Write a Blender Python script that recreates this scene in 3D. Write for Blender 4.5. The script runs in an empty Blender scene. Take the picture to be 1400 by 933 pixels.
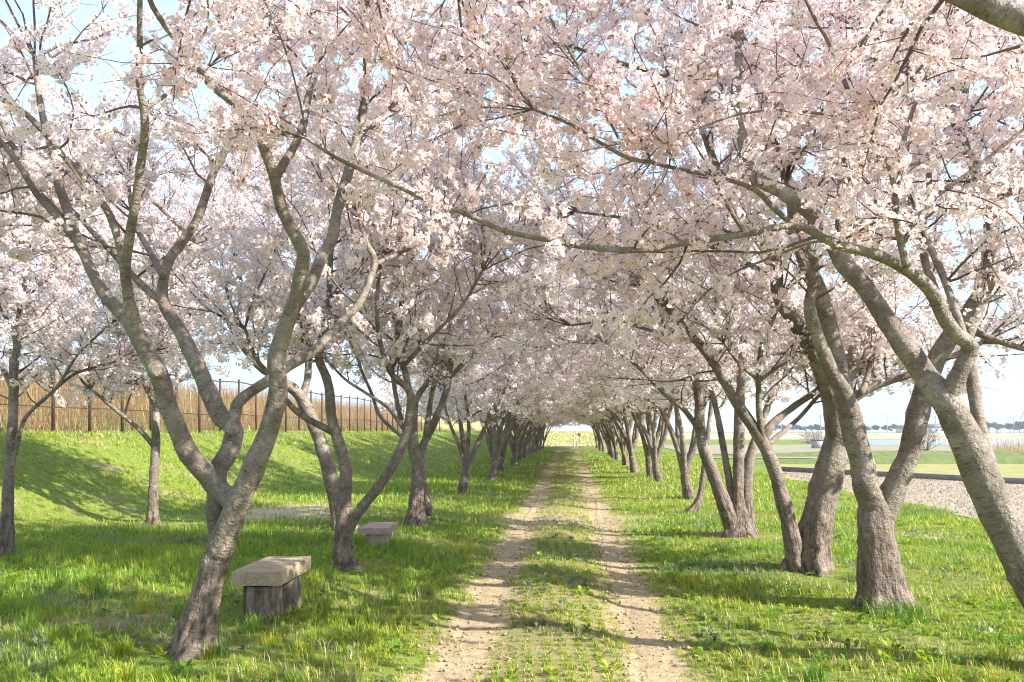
import bpy, math
import numpy as np
from mathutils import Vector

R = math.radians
rng = np.random.default_rng(11)
S = bpy.context.scene
COL = S.collection

# ------------------------------------------------------------------ camera, sky, sun, exposure
F, HOR, H, SL = 1100.0, 590.0, 1.55, 0.071      # focal length in photo pixels, horizon row, eye height, slope of the path
cam_d = bpy.data.cameras.new('camera')
cam = bpy.data.objects.new('camera', cam_d); COL.objects.link(cam); S.camera = cam
cam.location = (0, 0, H); cam.rotation_euler = (R(90), 0, 0)
cam_d.sensor_width = 36; cam_d.lens = 36 * F / 1400
cam_d.shift_y = (HOR - 466.5) / 1400
cam_d.clip_start = 0.05; cam_d.clip_end = 5000

SUN_AZ, SUN_EL = R(-27), R(34)                     # measured from +X towards +Y
sdir = Vector((math.cos(SUN_EL) * math.cos(SUN_AZ), math.cos(SUN_EL) * math.sin(SUN_AZ), math.sin(SUN_EL)))
W = bpy.data.worlds.new('World'); S.world = W; W.use_nodes = True
nt = W.node_tree; nt.nodes.clear()
def nn(tree, t, **kw):
    n = tree.nodes.new(t)
    for k, v in kw.items():
        setattr(n, k, v)
    return n
sky = nn(nt, 'ShaderNodeTexSky', sky_type='NISHITA'); sky.sun_disc = False
sky.sun_elevation = SUN_EL; sky.sun_rotation = R(90) - SUN_AZ
sky.air_density = 1.0; sky.dust_density = 1.2; sky.ozone_density = 1.0
tc = nn(nt, 'ShaderNodeTexCoord'); mp = nn(nt, 'ShaderNodeMapping'); mp.inputs['Scale'].default_value = (1.3, 1.3, 3.2)
cl = nn(nt, 'ShaderNodeTexNoise'); cl.inputs['Scale'].default_value = 2.2; cl.inputs['Detail'].default_value = 7; cl.inputs['Roughness'].default_value = .58
cr = nn(nt, 'ShaderNodeValToRGB'); cr.color_ramp.elements[0].position = .38; cr.color_ramp.elements[1].position = .66
cr.color_ramp.elements[0].color = (.72, .72, .72, 1); cr.color_ramp.elements[1].color = (.92, .92, .92, 1)
mx = nn(nt, 'ShaderNodeMixRGB'); mx.inputs[2].default_value = (2.5, 3.2, 4.1, 1)
bg = nn(nt, 'ShaderNodeBackground'); bg.inputs[1].default_value = 0.15
out = nn(nt, 'ShaderNodeOutputWorld')
lk = nt.links.new
lk(tc.outputs['Generated'], mp.inputs[0]); lk(mp.outputs[0], cl.inputs[0]); lk(cl.outputs[0], cr.inputs[0])
lk(cr.outputs[0], mx.inputs[0]); lk(sky.outputs[0], mx.inputs[1]); lk(mx.outputs[0], bg.inputs[0]); lk(bg.outputs[0], out.inputs[0])
sun_d = bpy.data.lights.new('sun', 'SUN'); sun_d.energy = 4.8; sun_d.angle = R(.6); sun_d.color = (1, .93, .82)
sun = bpy.data.objects.new('sun', sun_d); COL.objects.link(sun); sun.rotation_euler = sdir.to_track_quat('Z', 'Y').to_euler()
S.view_settings.view_transform = 'Standard'; S.view_settings.look = 'None'; S.view_settings.gamma = 1
S.view_settings.use_curve_mapping = False; S.view_settings.exposure = 1.24
cy = S.cycles
cy.max_bounces = 16; cy.diffuse_bounces = 12; cy.transmission_bounces = 12; cy.glossy_bounces = 2
cy.filter_width = 1.1; cy.use_denoising = True; cy.caustics_reflective = False; cy.caustics_refractive = False

# ------------------------------------------------------------------ helpers
def P(px, py, Y):
    return np.array([(px - 700) / F * Y, Y, H - (py - HOR) / F * Y])
def sstep(a, b, x):
    t = np.clip((x - a) / (b - a), 0, 1); return t * t * (3 - 2 * t)
_ph = np.random.default_rng(5).uniform(0, 6.28, (12, 3))
_kd = np.random.default_rng(6).normal(0, 1, (12, 3))
def wob(p, s, n=6):
    """cheap smooth noise about -1..1 of points p (..., d)"""
    p = np.asarray(p, float); d = p.shape[-1]
    v = np.zeros(p.shape[:-1])
    for i in range(n):
        v += np.sin(p @ (_kd[i, :d] * s * (1 + .35 * i)) + _ph[i, 0] + 1.7 * np.sin(p @ (_kd[(i + 5) % 12, :d] * s * .6) + _ph[i, 1]))
    return v / (n * .62)
def bank_foot(y):
    return -7.5 + 2.6 * sstep(13, 32, y) + 2.0 * sstep(48, 80, y)
def bank_top(y):
    return -12.0 + 1.0 * sstep(15, 45, y) + 4.0 * sstep(50, 82, y)
def gz(x, y):
    x = np.asarray(x, float); y = np.asarray(y, float)
    u = x - SL * y
    ft = bank_foot(y)
    tp = bank_top(y)
    z = 1.52 * sstep(0, 1, (ft - u) / (ft - tp)) + 1.55 * sstep(.6, 6.4, tp - u)
    flat = sstep(7.6, 6.2, u) * sstep(-9, -6, u) * sstep(90, 60, y)
    z = z - .035 * flat * (np.exp(-((u + .75) / .24) ** 2) + np.exp(-((u - .58) / .24) ** 2)) + .02 * flat * np.exp(-((u + .08) / .3) ** 2)
    near = sstep(60, 25, y)
    z = z + near * (.022 * wob(np.stack([x, y], -1), 1.7) + .03 * wob(np.stack([x, y], -1), .5)) * sstep(8.2, 6, u)
    z = z + near * .05 * wob(np.stack([x, y], -1), .9) * sstep(.3, 1.5, ft - u)
    z = z + .05 * sstep(1.4, 2.4, np.abs(u)) * flat
    return z
def mesh(name, v, faces=None, loops=None, totals=None, col=None, uv=None, smooth=False, age=None):
    v = np.asarray(v, np.float32)
    me = bpy.data.meshes.new(name)
    if faces is not None:
        faces = np.asarray(faces, np.int32); totals = np.full(len(faces), faces.shape[1], np.int32); loops = faces.ravel()
    me.vertices.add(len(v)); me.vertices.foreach_set('co', v.ravel())
    me.loops.add(len(loops)); me.loops.foreach_set('vertex_index', np.asarray(loops, np.int32))
    me.polygons.add(len(totals))
    st = np.zeros(len(totals), np.int32); st[1:] = np.cumsum(totals)[:-1]
    me.polygons.foreach_set('loop_start', st); me.polygons.foreach_set('loop_total', np.asarray(totals, np.int32))
    if smooth:
        me.polygons.foreach_set('use_smooth', np.ones(len(totals), bool))
    if col is not None:
        c = np.ones((len(v), 4), np.float32); c[:, :3] = col
        a = me.color_attributes.new('col', 'FLOAT_COLOR', 'POINT'); a.data.foreach_set('color', c.ravel())
    if uv is not None:
        a = me.attributes.new('tube', 'FLOAT_VECTOR', 'POINT'); a.data.foreach_set('vector', np.asarray(uv, np.float32).ravel())
    me.update(calc_edges=True)
    return me
def add(name, me, mat, parent=None):
    o = bpy.data.objects.new(name, me); COL.objects.link(o)
    if mat is not None:
        me.materials.clear(); me.materials.append(mat)
    if parent is not None:
        o.parent = parent
    return o
def tag(o, label=None, cat=None, group=None, kind=None):
    for k, v in (('label', label), ('category', cat), ('group', group), ('kind', kind)):
        if v:
            o[k] = v
    return o
def empty(name, loc=(0, 0, 0)):
    o = bpy.data.objects.new(name, None); COL.objects.link(o); o.location = loc; o.empty_display_size = .2
    return o
def join(parts):
    """parts: list of (verts, faces list of tuples) -> verts, loops, totals"""
    V, Lo, T, n = [], [], [], 0
    for v, f in parts:
        V.append(np.asarray(v, float))
        for q in f:
            Lo.extend([i + n for i in q]); T.append(len(q))
        n += len(v)
    return np.concatenate(V), np.array(Lo), np.array(T)
def box(c, s, rz=0.0):
    x, y, z = np.array(s) / 2
    v = np.array([(a * x, b * y, d * z) for a in (-1, 1) for b in (-1, 1) for d in (-1, 1)])
    ca, sa = math.cos(rz), math.sin(rz)
    v = np.stack([v[:, 0] * ca - v[:, 1] * sa, v[:, 0] * sa + v[:, 1] * ca, v[:, 2]], 1) + np.array(c)
    return v, [(0, 1, 3, 2), (4, 6, 7, 5), (0, 4, 5, 1), (2, 3, 7, 6), (0, 2, 6, 4), (1, 5, 7, 3)]
def boxmesh(name, boxes):
    v, l, t = join(boxes); return mesh(name, v, loops=l, totals=t)
def grid(name, xs, ys, zf, uvshift=True):
    """grid over u (across the path) and y (along it)"""
    U, Yg = np.meshgrid(xs, ys, indexing='ij')
    X = U + SL * Yg if uvshift else U
    Z = zf(X, Yg)
    n, m = U.shape
    i = np.arange(n * m).reshape(n, m)
    f = np.stack([i[:-1, :-1], i[1:, :-1], i[1:, 1:], i[:-1, 1:]], -1).reshape(-1, 4)
    return mesh(name, np.stack([X, Yg, Z], -1).reshape(-1, 3), f, smooth=True)

# ------------------------------------------------------------------ materials
MATS = {}
def newmat(name):
    m = bpy.data.materials.new(name); m.use_nodes = True
    t = m.node_tree; t.nodes.clear()
    o = nn(t, 'ShaderNodeOutputMaterial'); MATS[name] = m
    return m, t, o
def noise(t, vec, scale, detail=4, rough=.55):
    n = nn(t, 'ShaderNodeTexNoise'); n.inputs['Scale'].default_value = scale; n.inputs['Detail'].default_value = detail
    n.inputs['Roughness'].default_value = rough
    if vec is not None:
        t.links.new(vec, n.inputs['Vector'])
    return n.outputs['Fac']
def ramp(t, fac, *stops):
    r = nn(t, 'ShaderNodeValToRGB'); e = r.color_ramp.elements
    while len(e) > 1:
        e.remove(e[-1])
    e[0].position = stops[0][0]; e[0].color = (*stops[0][1], 1)
    for p, c in stops[1:]:
        k = e.new(p); k.color = (*c, 1)
    t.links.new(fac, r.inputs[0]); return r.outputs[0]
def g(v):
    return (v, v, v)
def mixc(t, fac, a, b, mode='MIX'):
    m = nn(t, 'ShaderNodeMixRGB', blend_type=mode)
    for i, x in ((0, fac), (1, a), (2, b)):
        if hasattr(x, 'is_linked'):
            t.links.new(x, m.inputs[i])
        elif i == 0:
            m.inputs[0].default_value = x
        else:
            m.inputs[i].default_value = (*x, 1)
    return m.outputs[0]
def mth(t, op, a, b=0.0):
    m = nn(t, 'ShaderNodeMath', operation=op)
    for i, x in ((0, a), (1, b)):
        if hasattr(x, 'is_linked'):
            t.links.new(x, m.inputs[i])
        else:
            m.inputs[i].default_value = x
    return m.outputs[0]
def bump(t, h, strength, dist):
    b = nn(t, 'ShaderNodeBump'); b.inputs['Strength'].default_value = strength; b.inputs['Distance'].default_value = dist
    t.links.new(h, b.inputs['Height']); return b.outputs[0]
def principled(t, o, col, rough=.9, normal=None, spec=.3):
    p = nn(t, 'ShaderNodeBsdfPrincipled')
    if hasattr(col, 'is_linked'):
        t.links.new(col, p.inputs['Base Color'])
    else:
        p.inputs['Base Color'].default_value = (*col, 1)
    p.inputs['Roughness'].default_value = rough; p.inputs['Specular IOR Level'].default_value = spec
    if normal is not None:
        t.links.new(normal, p.inputs['Normal'])
    t.links.new(p.outputs[0], o.inputs[0]); return p
def leafmat(name, transl, gloss=0.0):
    m, t, o = newmat(name)
    a = nn(t, 'ShaderNodeAttribute', attribute_name='col')
    d = nn(t, 'ShaderNodeBsdfDiffuse'); tr = nn(t, 'ShaderNodeBsdfTranslucent'); mx = nn(t, 'ShaderNodeMixShader')
    mx.inputs[0].default_value = transl
    t.links.new(a.outputs[0], d.inputs[0]); t.links.new(a.outputs[0], tr.inputs[0])
    t.links.new(d.outputs[0], mx.inputs[1]); t.links.new(tr.outputs[0], mx.inputs[2])
    last = mx.outputs[0]
    if gloss:
        gl = nn(t, 'ShaderNodeBsdfGlossy'); gl.inputs['Roughness'].default_value = .45; m2 = nn(t, 'ShaderNodeMixShader'); m2.inputs[0].default_value = gloss
        t.links.new(last, m2.inputs[1]); t.links.new(gl.outputs[0], m2.inputs[2]); last = m2.outputs[0]
    t.links.new(last, o.inputs[0]); return m
PETAL = leafmat('petal', .5)
GRASS = leafmat('grass_blade', .42, .04)
FAR = leafmat('foliage', .25)

def bark():
    m, t, o = newmat('cherry_bark')
    a = nn(t, 'ShaderNodeAttribute', attribute_name='tube')      # x,y: round the stem in metres, z: metres along it
    mp = nn(t, 'ShaderNodeMapping'); mp.inputs['Scale'].default_value = (16, 16, 85); t.links.new(a.outputs['Vector'], mp.inputs[0])
    band = noise(t, mp.outputs[0], 1.0, 3, .6)
    mp2 = nn(t, 'ShaderNodeMapping'); mp2.inputs['Scale'].default_value = (34, 34, 9); t.links.new(a.outputs['Vector'], mp2.inputs[0])
    fis = noise(t, mp2.outputs[0], 1.0, 4, .6)
    tcn = nn(t, 'ShaderNodeTexCoord')
    big = noise(t, tcn.outputs['Object'], 5.0, 5, .6)
    fine = noise(t, tcn.outputs['Object'], 60.0, 3, .6)
    c = ramp(t, big, (.3, (.13, .105, .088)), (.5, (.25, .215, .185)), (.7, (.42, .38, .345)))
    lent = ramp(t, band, (.36, g(0)), (.46, g(1)))
    brk = ramp(t, noise(t, tcn.outputs['Object'], 16, 4, .6), (.38, g(0)), (.56, g(.95)))
    c = mixc(t, brk, c, mixc(t, lent, (.12, .085, .065), c))
    lite = ramp(t, band, (.62, g(0)), (.74, g(1)))
    c = mixc(t, mth(t, 'MULTIPLY', lite, .55), c, (.50, .44, .39))
    old = nn(t, 'ShaderNodeSeparateXYZ'); t.links.new(tcn.outputs['Object'], old.inputs[0])
    oldf = ramp(t, mth(t, 'ADD', mth(t, 'MULTIPLY', old.outputs[2], -.38), mth(t, 'MULTIPLY', big, .9)), (.05, g(0)), (.35, g(1)))
    crack = ramp(t, fis, (.38, g(0)), (.55, g(1)))
    oc = mixc(t, crack, (.055, .04, .03), (.27, .21, .17))
    c = mixc(t, mth(t, 'MULTIPLY', oldf, .9), c, oc)
    c = mixc(t, ramp(t, fine, (.35, g(.30)), (.6, g(0))), c, (.12, .085, .06))
    c = mixc(t, ramp(t, noise(t, tcn.outputs['Object'], 9, 5, .7), (.60, g(0)), (.68, g(.55))), c, (.47, .46, .40))
    hgt = mth(t, 'ADD', mth(t, 'MULTIPLY', mth(t, 'MULTIPLY', band, brk), .5), mth(t, 'ADD', mth(t, 'MULTIPLY', mth(t, 'MULTIPLY', fis, oldf), 1.5), mth(t, 'MULTIPLY', fine, .35)))
    principled(t, o, c, .72, bump(t, hgt, 1.0, .03), .3)
    return m
BARK = bark()
m, t, o = newmat('twig_bark'); principled(t, o, ramp(t, noise(t, nn(t, 'ShaderNodeTexCoord').outputs['Object'], 7, 3), (.3, (.10, .07, .058)), (.7, (.21, .155, .13))), .6); TWIG = m
def simple(name, c1, c2, scale, rough=.9, bs=.4, bd=.01, detail=5, stretch=(1, 1, 1), spec=.25):
    m, t, o = newmat(name)
    tcn = nn(t, 'ShaderNodeTexCoord'); mp = nn(t, 'ShaderNodeMapping'); mp.inputs['Scale'].default_value = stretch
    t.links.new(tcn.outputs['Object'], mp.inputs[0])
    n1 = noise(t, mp.outputs[0], scale, detail, .62)
    principled(t, o, ramp(t, n1, (.3, c1), (.7, c2)), rough, bump(t, n1, bs, bd), spec)
    return m
def ground_mat():
    m, t, o = newmat('meadow_soil')
    tcn = nn(t, 'ShaderNodeTexCoord'); v = tcn.outputs['Object']
    sx = nn(t, 'ShaderNodeSeparateXYZ'); t.links.new(v, sx.inputs[0])
    n1 = noise(t, v, 1.1, 6, .6); n2 = noise(t, v, 6.0, 5, .65); n3 = noise(t, v, 60.0, 3, .6)
    grass = ramp(t, n2, (.25, (.10, .15, .025)), (.5, (.19, .25, .04)), (.75, (.30, .33, .07)))
    grass = mixc(t, ramp(t, n3, (.35, g(.5)), (.65, g(0))), grass, (.06, .08, .02))
    soil = ramp(t, n2, (.3, (.21, .15, .10)), (.7, (.36, .27, .19)))
    dry = ramp(t, n3, (.3, (.24, .2, .09)), (.7, (.40, .34, .17)))
    c = mixc(t, ramp(t, n1, (.56, g(0)), (.66, g(.8))), grass, mixc(t, .5, soil, dry))
    uu = mth(t, 'SUBTRACT', sx.outputs[0], mth(t, 'MULTIPLY', sx.outputs[1], SL))
    nz = mth(t, 'MULTIPLY', mth(t, 'SUBTRACT', mth(t, 'ADD', mth(t, 'MULTIPLY', noise(t, v, 2.2, 5, .6), .7), mth(t, 'MULTIPLY', noise(t, v, 11, 4, .6), .3)), .5), 1.5)
    dd = mth(t, 'MINIMUM', mth(t, 'ABSOLUTE', mth(t, 'ADD', uu, .75)), mth(t, 'ABSOLUTE', mth(t, 'SUBTRACT', uu, .58)))
    straw = ramp(t, n3, (.3, (.22, .17, .09)), (.7, (.42, .35, .20)))
    c = mixc(t, ramp(t, mth(t, 'ADD', mth(t, 'ABSOLUTE', mth(t, 'ADD', uu, .08)), nz), (.9, g(.55)), (1.5, g(0))), c, straw)
    def patch(x0, y0, rx, ry):
        ax = mth(t, 'MULTIPLY', mth(t, 'SUBTRACT', sx.outputs[0], x0), 1 / rx); ay = mth(t, 'MULTIPLY', mth(t, 'SUBTRACT', sx.outputs[1], y0), 1 / ry)
        d_ = mth(t, 'SQRT', mth(t, 'ADD', mth(t, 'MULTIPLY', ax, ax), mth(t, 'MULTIPLY', ay, ay)))
        return ramp(t, mth(t, 'ADD', d_, nz), (.6, g(.95)), (1.1, g(0)))
    sand = ramp(t, n2, (.3, (.36, .28, .18)), (.7, (.54, .44, .31)))
    c = mixc(t, patch(-4.1, 15.2, 1.5, 2.0), c, sand); c = mixc(t, patch(1.0, 14.6, 1.7, 1.9), c, mixc(t, .5, straw, sand))
    c = mixc(t, patch(4.4, 5.3, 1.0, .5), c, sand); c = mixc(t, patch(-3.6, 6.3, .9, .35), c, soil)
    trk = ramp(t, mth(t, 'ADD', dd, mth(t, 'MULTIPLY', nz, .8)), (.14, g(1)), (.30, g(0)))
    far_end = ramp(t, mth(t, 'MULTIPLY', sx.outputs[1], .01), (.12, g(1)), (.34, g(.35)), (.58, g(0)))
    dsoil = ramp(t, noise(t, v, 14.0, 5, .65), (.25, (.25, .185, .11)), (.5, (.40, .315, .20)), (.75, (.54, .44, .30)))
    c = mixc(t, mth(t, 'MULTIPLY', trk, far_end), c, dsoil)
    # dry reed ground on the top of the embankment
    c = mixc(t, ramp(t, mth(t, 'ADD', sx.outputs[2], mth(t, 'MULTIPLY', n1, .3)), (.5, g(0)), (.62, g(1))), c, c)
    lev = ramp(t, mth(t, 'MULTIPLY', mth(t, 'ADD', sx.outputs[2], mth(t, 'MULTIPLY', n2, .5)), .4), (.72, g(0)), (.82, g(1)))
    c = mixc(t, lev, c, dry)
    principled(t, o, c, .95, bump(t, mth(t, 'ADD', n2, mth(t, 'MULTIPLY', n3, .5)), .6, .03), .1)
    return m
def dirt_mat():
    m, t, o = newmat('track_dirt')
    v = nn(t, 'ShaderNodeTexCoord').outputs['Object']
    n1 = noise(t, v, 1.6, 6, .62); n2 = noise(t, v, 14.0, 5, .65); n3 = noise(t, v, 110.0, 3, .6)
    c = ramp(t, n2, (.25, (.25, .185, .11)), (.5, (.40, .315, .20)), (.75, (.54, .44, .30)))
    c = mixc(t, ramp(t, n3, (.3, g(.4)), (.55, g(0))), c, (.20, .15, .10))
    c = mixc(t, ramp(t, n1, (.55, g(0)), (.7, g(.5))), c, (.30, .29, .10))
    principled(t, o, c, .95, bump(t, mth(t, 'ADD', n2, mth(t, 'MULTIPLY', n3, .4)), .7, .02), .15)
    return m
GROUND = ground_mat(); DIRT = dirt_mat()

# ------------------------------------------------------------------ ground, path, fields
us = np.concatenate([[-900, -300, -120, -60, -35, -26], np.arange(-22, -8, .5), np.arange(-8, 8.01, .16), np.arange(8.5, 14, .7), [16, 20, 30, 60, 140, 400, 1500]])
ys = np.concatenate([[-60, -30, -14, -8, -4], np.arange(-2, 16, .16), np.arange(16, 30, .35), np.arange(30, 90, 1.2), [95, 105, 130, 180, 260, 400, 700, 1200, 2500]])
tag(add('ground', grid('ground', us, ys, gz), GROUND), kind='structure')

def track(uc, half):
    yy = np.concatenate([np.arange(-6, 20, .07), np.arange(20, 26, .25)])
    def edge(seed, sgn):
        w = half * (1 + .22 * wob(np.stack([yy * 1.3, yy * 0 + seed], -1), .9) + .16 * wob(np.stack([yy * 5, yy * 0 + seed], -1), 1.4))
        return uc + .07 * wob(np.stack([yy * .4, yy * 0 + 3], -1), .8) + sgn * np.clip(w, .03, 1) * (.3 + .7 * sstep(20, 9, yy)) * sstep(26.5, 20, yy)
    a, b = edge(uc * 7 + 1, -1), edge(uc * 7 + 5, 1)
    K = 7
    U = a[:, None] + (b - a)[:, None] * np.linspace(0, 1, K)
    Yg = np.repeat(yy[:, None], K, 1); X = U + SL * Yg
    Z = gz(X, Yg) + .012
    Z[:, 0] -= .016; Z[:, -1] -= .016; Z[:, 1] -= .006; Z[:, -2] -= .006
    i = np.arange(U.size).reshape(U.shape)
    f = np.stack([i[:-1, :-1], i[:-1, 1:], i[1:, 1:], i[1:, :-1]], -1).reshape(-1, 4)
    return np.stack([X, Yg, Z], -1).reshape(-1, 3), [tuple(q) for q in f]
vv, ll, tt = join([track(-.75, .13), track(.58, .14)])
tag(add('dirt_path', mesh('dirt_path', vv, loops=ll, totals=tt, smooth=True), DIRT), kind='structure')

def sheet(name, poly, z, mat, kind='structure'):
    v = np.array([(x, y, z) for x, y in poly]); o = add(name, mesh(name, v, loops=np.arange(len(v)), totals=[len(v)]), mat)
    return tag(o, kind=kind)
STUB = simple('harvested_field', (.27, .22, .165), (.43, .37, .29), 9, bs=.8, bd=.04)
field_edge = [(6.7 + .25 * math.sin(y * .9) + .12 * math.sin(y * 2.3 + 1) + SL * y + .018 * y, y) for y in np.arange(-10, 31, .5)]
sheet('harvested_field', field_edge + [(10.6, 30.6), (18.6, 17.2), (38, -14), (30, -14)], .025, STUB)
YG = simple('paddy_grass', (.22, .215, .07), (.36, .335, .13), 1.2, bs=.5, bd=.05)
GD = simple('dike_grass', (.09, .125, .04), (.17, .20, .065), 2.5, bs=.6, bd=.06)
TAN = simple('dry_levee', (.29, .24, .17), (.42, .36, .27), .5, bs=.5, bd=.1)
GREYP = simple('farm_track', (.22, .205, .18), (.30, .28, .25), 2.0)
CONC = simple('ditch_concrete', (.16, .14, .13), (.27, .25, .23), 4.0, bs=.3)
WATER = None
m, t, o = newmat('river_water')
tcn = nn(t, 'ShaderNodeTexCoord')
pw = principled(t, o, (.10, .17, .27), .12, bump(t, noise(t, tcn.outputs['Object'], 2.5, 4), .7, .12), .5)
WATER = m
sheet('paddy_field', [(10.2, 31.6), (18.3, 18.2), (60, -50), (160, 20), (90, 38), (12, 37.5)], .02, YG)
def ridge(name, pts, w, h, mat, n=5):
    """a low bank along a line of (x, y) points"""
    pts = np.array(pts, float); q = []
    for a, b in zip(pts[:-1], pts[1:]):
        for k in range(20):
            q.append(a + (b - a) * k / 20)
    q.append(pts[-1]); q = np.array(q)
    d = np.gradient(q, axis=0); d /= np.linalg.norm(d, axis=1)[:, None]; nrm = np.stack([-d[:, 1], d[:, 0]], 1)
    hh_ = h * np.minimum(1, np.minimum(np.arange(len(q)), np.arange(len(q))[::-1]) / 4)
    prof = [(-1, -.1), (-.55, .8), (-.2, 1), (.2, 1), (.55, .8), (1, -.1)]
    V = np.stack([np.concatenate([q + nrm * w * a, (hh_ * b)[:, None] - .02 + (.06 * h * wob(q + a * 3, .6))[:, None]], 1) for a, b in prof], 1)
    i = np.arange(V.shape[0] * 6).reshape(-1, 6)
    f = np.stack([i[:-1, :-1], i[:-1, 1:], i[1:, 1:], i[1:, :-1]], -1).reshape(-1, 4)
    return tag(add(name, mesh(name, V.reshape(-1, 3), f, smooth=True), mat), kind='structure')
ridge('field_dike', [(11.5, 39.5), (40, 39), (120, 37)], 1.3, .40, GD)
sheet('farm_track', [(11, 45.5), (130, 43.5), (130, 46.5), (11, 48)], .03, GREYP)
ridge('field_dike', [(11, 51), (60, 50), (160, 49)], 1.3, .35, GD)
sheet('dry_field', [(12, 54), (200, 52), (260, 84), (16, 92)], .03, simple('dry_field', (.22, .19, .13), (.33, .29, .21), .8))
sheet('river', [(40, 88), (300, 80), (420, 138), (48, 140)], .045, WATER)
ridge('river_levee', [(-30, 168), (80, 165), (450, 150)], 12, 1.2, TAN)
# concrete edge of the ditch between the dry field and the paddies
kv = boxmesh('ditch_wall', [box((14.4, 24.1, .08), (15.9, .35, .22), math.atan2(17.2 - 30.6, 18.6 - 10.6))])
tag(add('ditch_wall', kv, CONC), 'long low dark concrete ditch wall between the dry field and the paddies', 'wall')

# ------------------------------------------------------------------ trees
def spline(pts, rad, step):
    pts = np.asarray(pts, float); rad = np.asarray(rad, float)
    p = np.vstack([2 * pts[0] - pts[1], pts, 2 * pts[-1] - pts[-2]])
    out, ro = [], []
    for i in range(len(pts) - 1):
        a, b, c, d = p[i:i + 4]
        n = max(2, int(np.linalg.norm(c - b) / step))
        t = np.arange(n)[:, None] / n
        out.append(.5 * (2 * b + (c - a) * t + (2 * a - 5 * b + 4 * c - d) * t ** 2 + (3 * b - a - 3 * c + d) * t ** 3))
        ro.append(rad[i] + (rad[i + 1] - rad[i]) * t[:, 0])
    out.append(pts[-1:]); ro.append(rad[-1:])
    return np.vstack(out), np.concatenate(ro)
def tube(pts, rad, sides, flare=None, rough=.05, seed=0.0):
    """verts, faces, tube coords of a stem swept along pts"""
    n = len(pts)
    T = np.gradient(pts, axis=0); T /= np.linalg.norm(T, axis=1)[:, None] + 1e-9
    N = np.zeros_like(T); ref = np.array([0.2, -1, .1]) if abs(T[0, 1]) < .8 else np.array([1., 0, 0])
    v = ref - T[0] * (ref @ T[0]); N[0] = v / np.linalg.norm(v)
    for i in range(1, n):
        v = N[i - 1] - T[i] * (N[i - 1] @ T[i]); N[i] = v / np.linalg.norm(v)
    B = np.cross(T, N)
    th = np.linspace(0, 2 * np.pi, sides, endpoint=False)
    ln = np.concatenate([[0], np.cumsum(np.linalg.norm(np.diff(pts, axis=0), axis=1))])
    c, s = np.cos(th), np.sin(th)
    ring = N[:, None] * c[None, :, None] + B[:, None] * s[None, :, None]
    base = pts[:, None] + ring * rad[:, None, None]
    k = 1 + rough * wob(base * 1.0 + seed, 5.0) + rough * .7 * wob(base + seed, 14.0)
    if flare is not None:
        hgt = np.clip(pts[:, 2] - flare[0], 0, 9)
        fl = np.exp(-hgt / .17)
        k = k * (1 + fl[:, None] * (.55 + .5 * np.cos(th * 4 + seed) + .28 * np.cos(th * 7 + 2 * seed)) + .10 * np.exp(-hgt / .9)[:, None] * np.cos(th * 5 + seed * 3 + ln[:, None] * .8))
    V = pts[:, None] + ring * (rad[:, None] * k)[..., None]
    i = np.arange(n * sides).reshape(n, sides)
    f = np.stack([i[:-1], np.roll(i, -1, 1)[:-1], np.roll(i, -1, 1)[1:], i[1:]], -1).reshape(-1, 4)
    uv = np.stack([c[None] * rad[:, None], s[None] * rad[:, None], np.repeat((ln + seed * 3.7)[:, None], sides, 1)], -1)
    return V.reshape(-1, 3), f, uv.reshape(-1, 3)
def grow(st, d, ln, nseg, wander, lift):
    """random walks: starts (N,3), unit directions, lengths -> (N, nseg+1, 3)"""
    out = [st]; p = st.copy(); d = d.copy()
    for k in range(nseg):
        d = d + rng.normal(0, wander, d.shape); d[:, 2] += lift
        d /= np.linalg.norm(d, axis=1)[:, None]
        p = p + d * (ln / nseg)[:, None]; out.append(p)
    return np.stack(out, 1)
def side_dirs(T, n, spread, up):
    r = rng.normal(0, 1, (n, 3)); r -= T * (r * T).sum(1)[:, None]; r /= np.linalg.norm(r, axis=1)[:, None]
    d = T * (1 - spread) + r * spread; d[:, 2] += up
    return d / np.linalg.norm(d, axis=1)[:, None]
def tubes_many(Pt, r0, r1, sides):
    """Pt (N,k,3) -> one mesh of thin stems"""
    N, k, _ = Pt.shape
    T = np.gradient(Pt, axis=1); T /= np.linalg.norm(T, axis=2)[..., None] + 1e-9
    ref = np.where(np.abs(T[..., 2:3]) < .8, np.array([0, 0, 1.]), np.array([1., 0, 0]))
    A = np.cross(T, ref); A /= np.linalg.norm(A, axis=2)[..., None]; B = np.cross(T, A)
    th = np.linspace(0, 2 * np.pi, sides, endpoint=False)
    rad = r0[:, None] + (r1 - r0)[:, None] * np.linspace(0, 1, k)[None]
    V = Pt[:, :, None] + (A[:, :, None] * np.cos(th)[None, None, :, None] + B[:, :, None] * np.sin(th)[None, None, :, None]) * rad[:, :, None, None]
    i = np.arange(N * k * sides).reshape(N, k, sides)
    f = np.stack([i[:, :-1], np.roll(i, -1, 2)[:, :-1], np.roll(i, -1, 2)[:, 1:], i[:, 1:]], -1).reshape(-1, 4)
    uv = np.stack([np.broadcast_to(np.cos(th) * .01, (N, k, sides)), np.broadcast_to(np.sin(th) * .01, (N, k, sides)), np.broadcast_to((np.arange(k) * .1)[None, :, None] + np.arange(N)[:, None, None] * .37, (N, k, sides))], -1)
    return V.reshape(-1, 3), f, uv.reshape(-1, 3)

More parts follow.
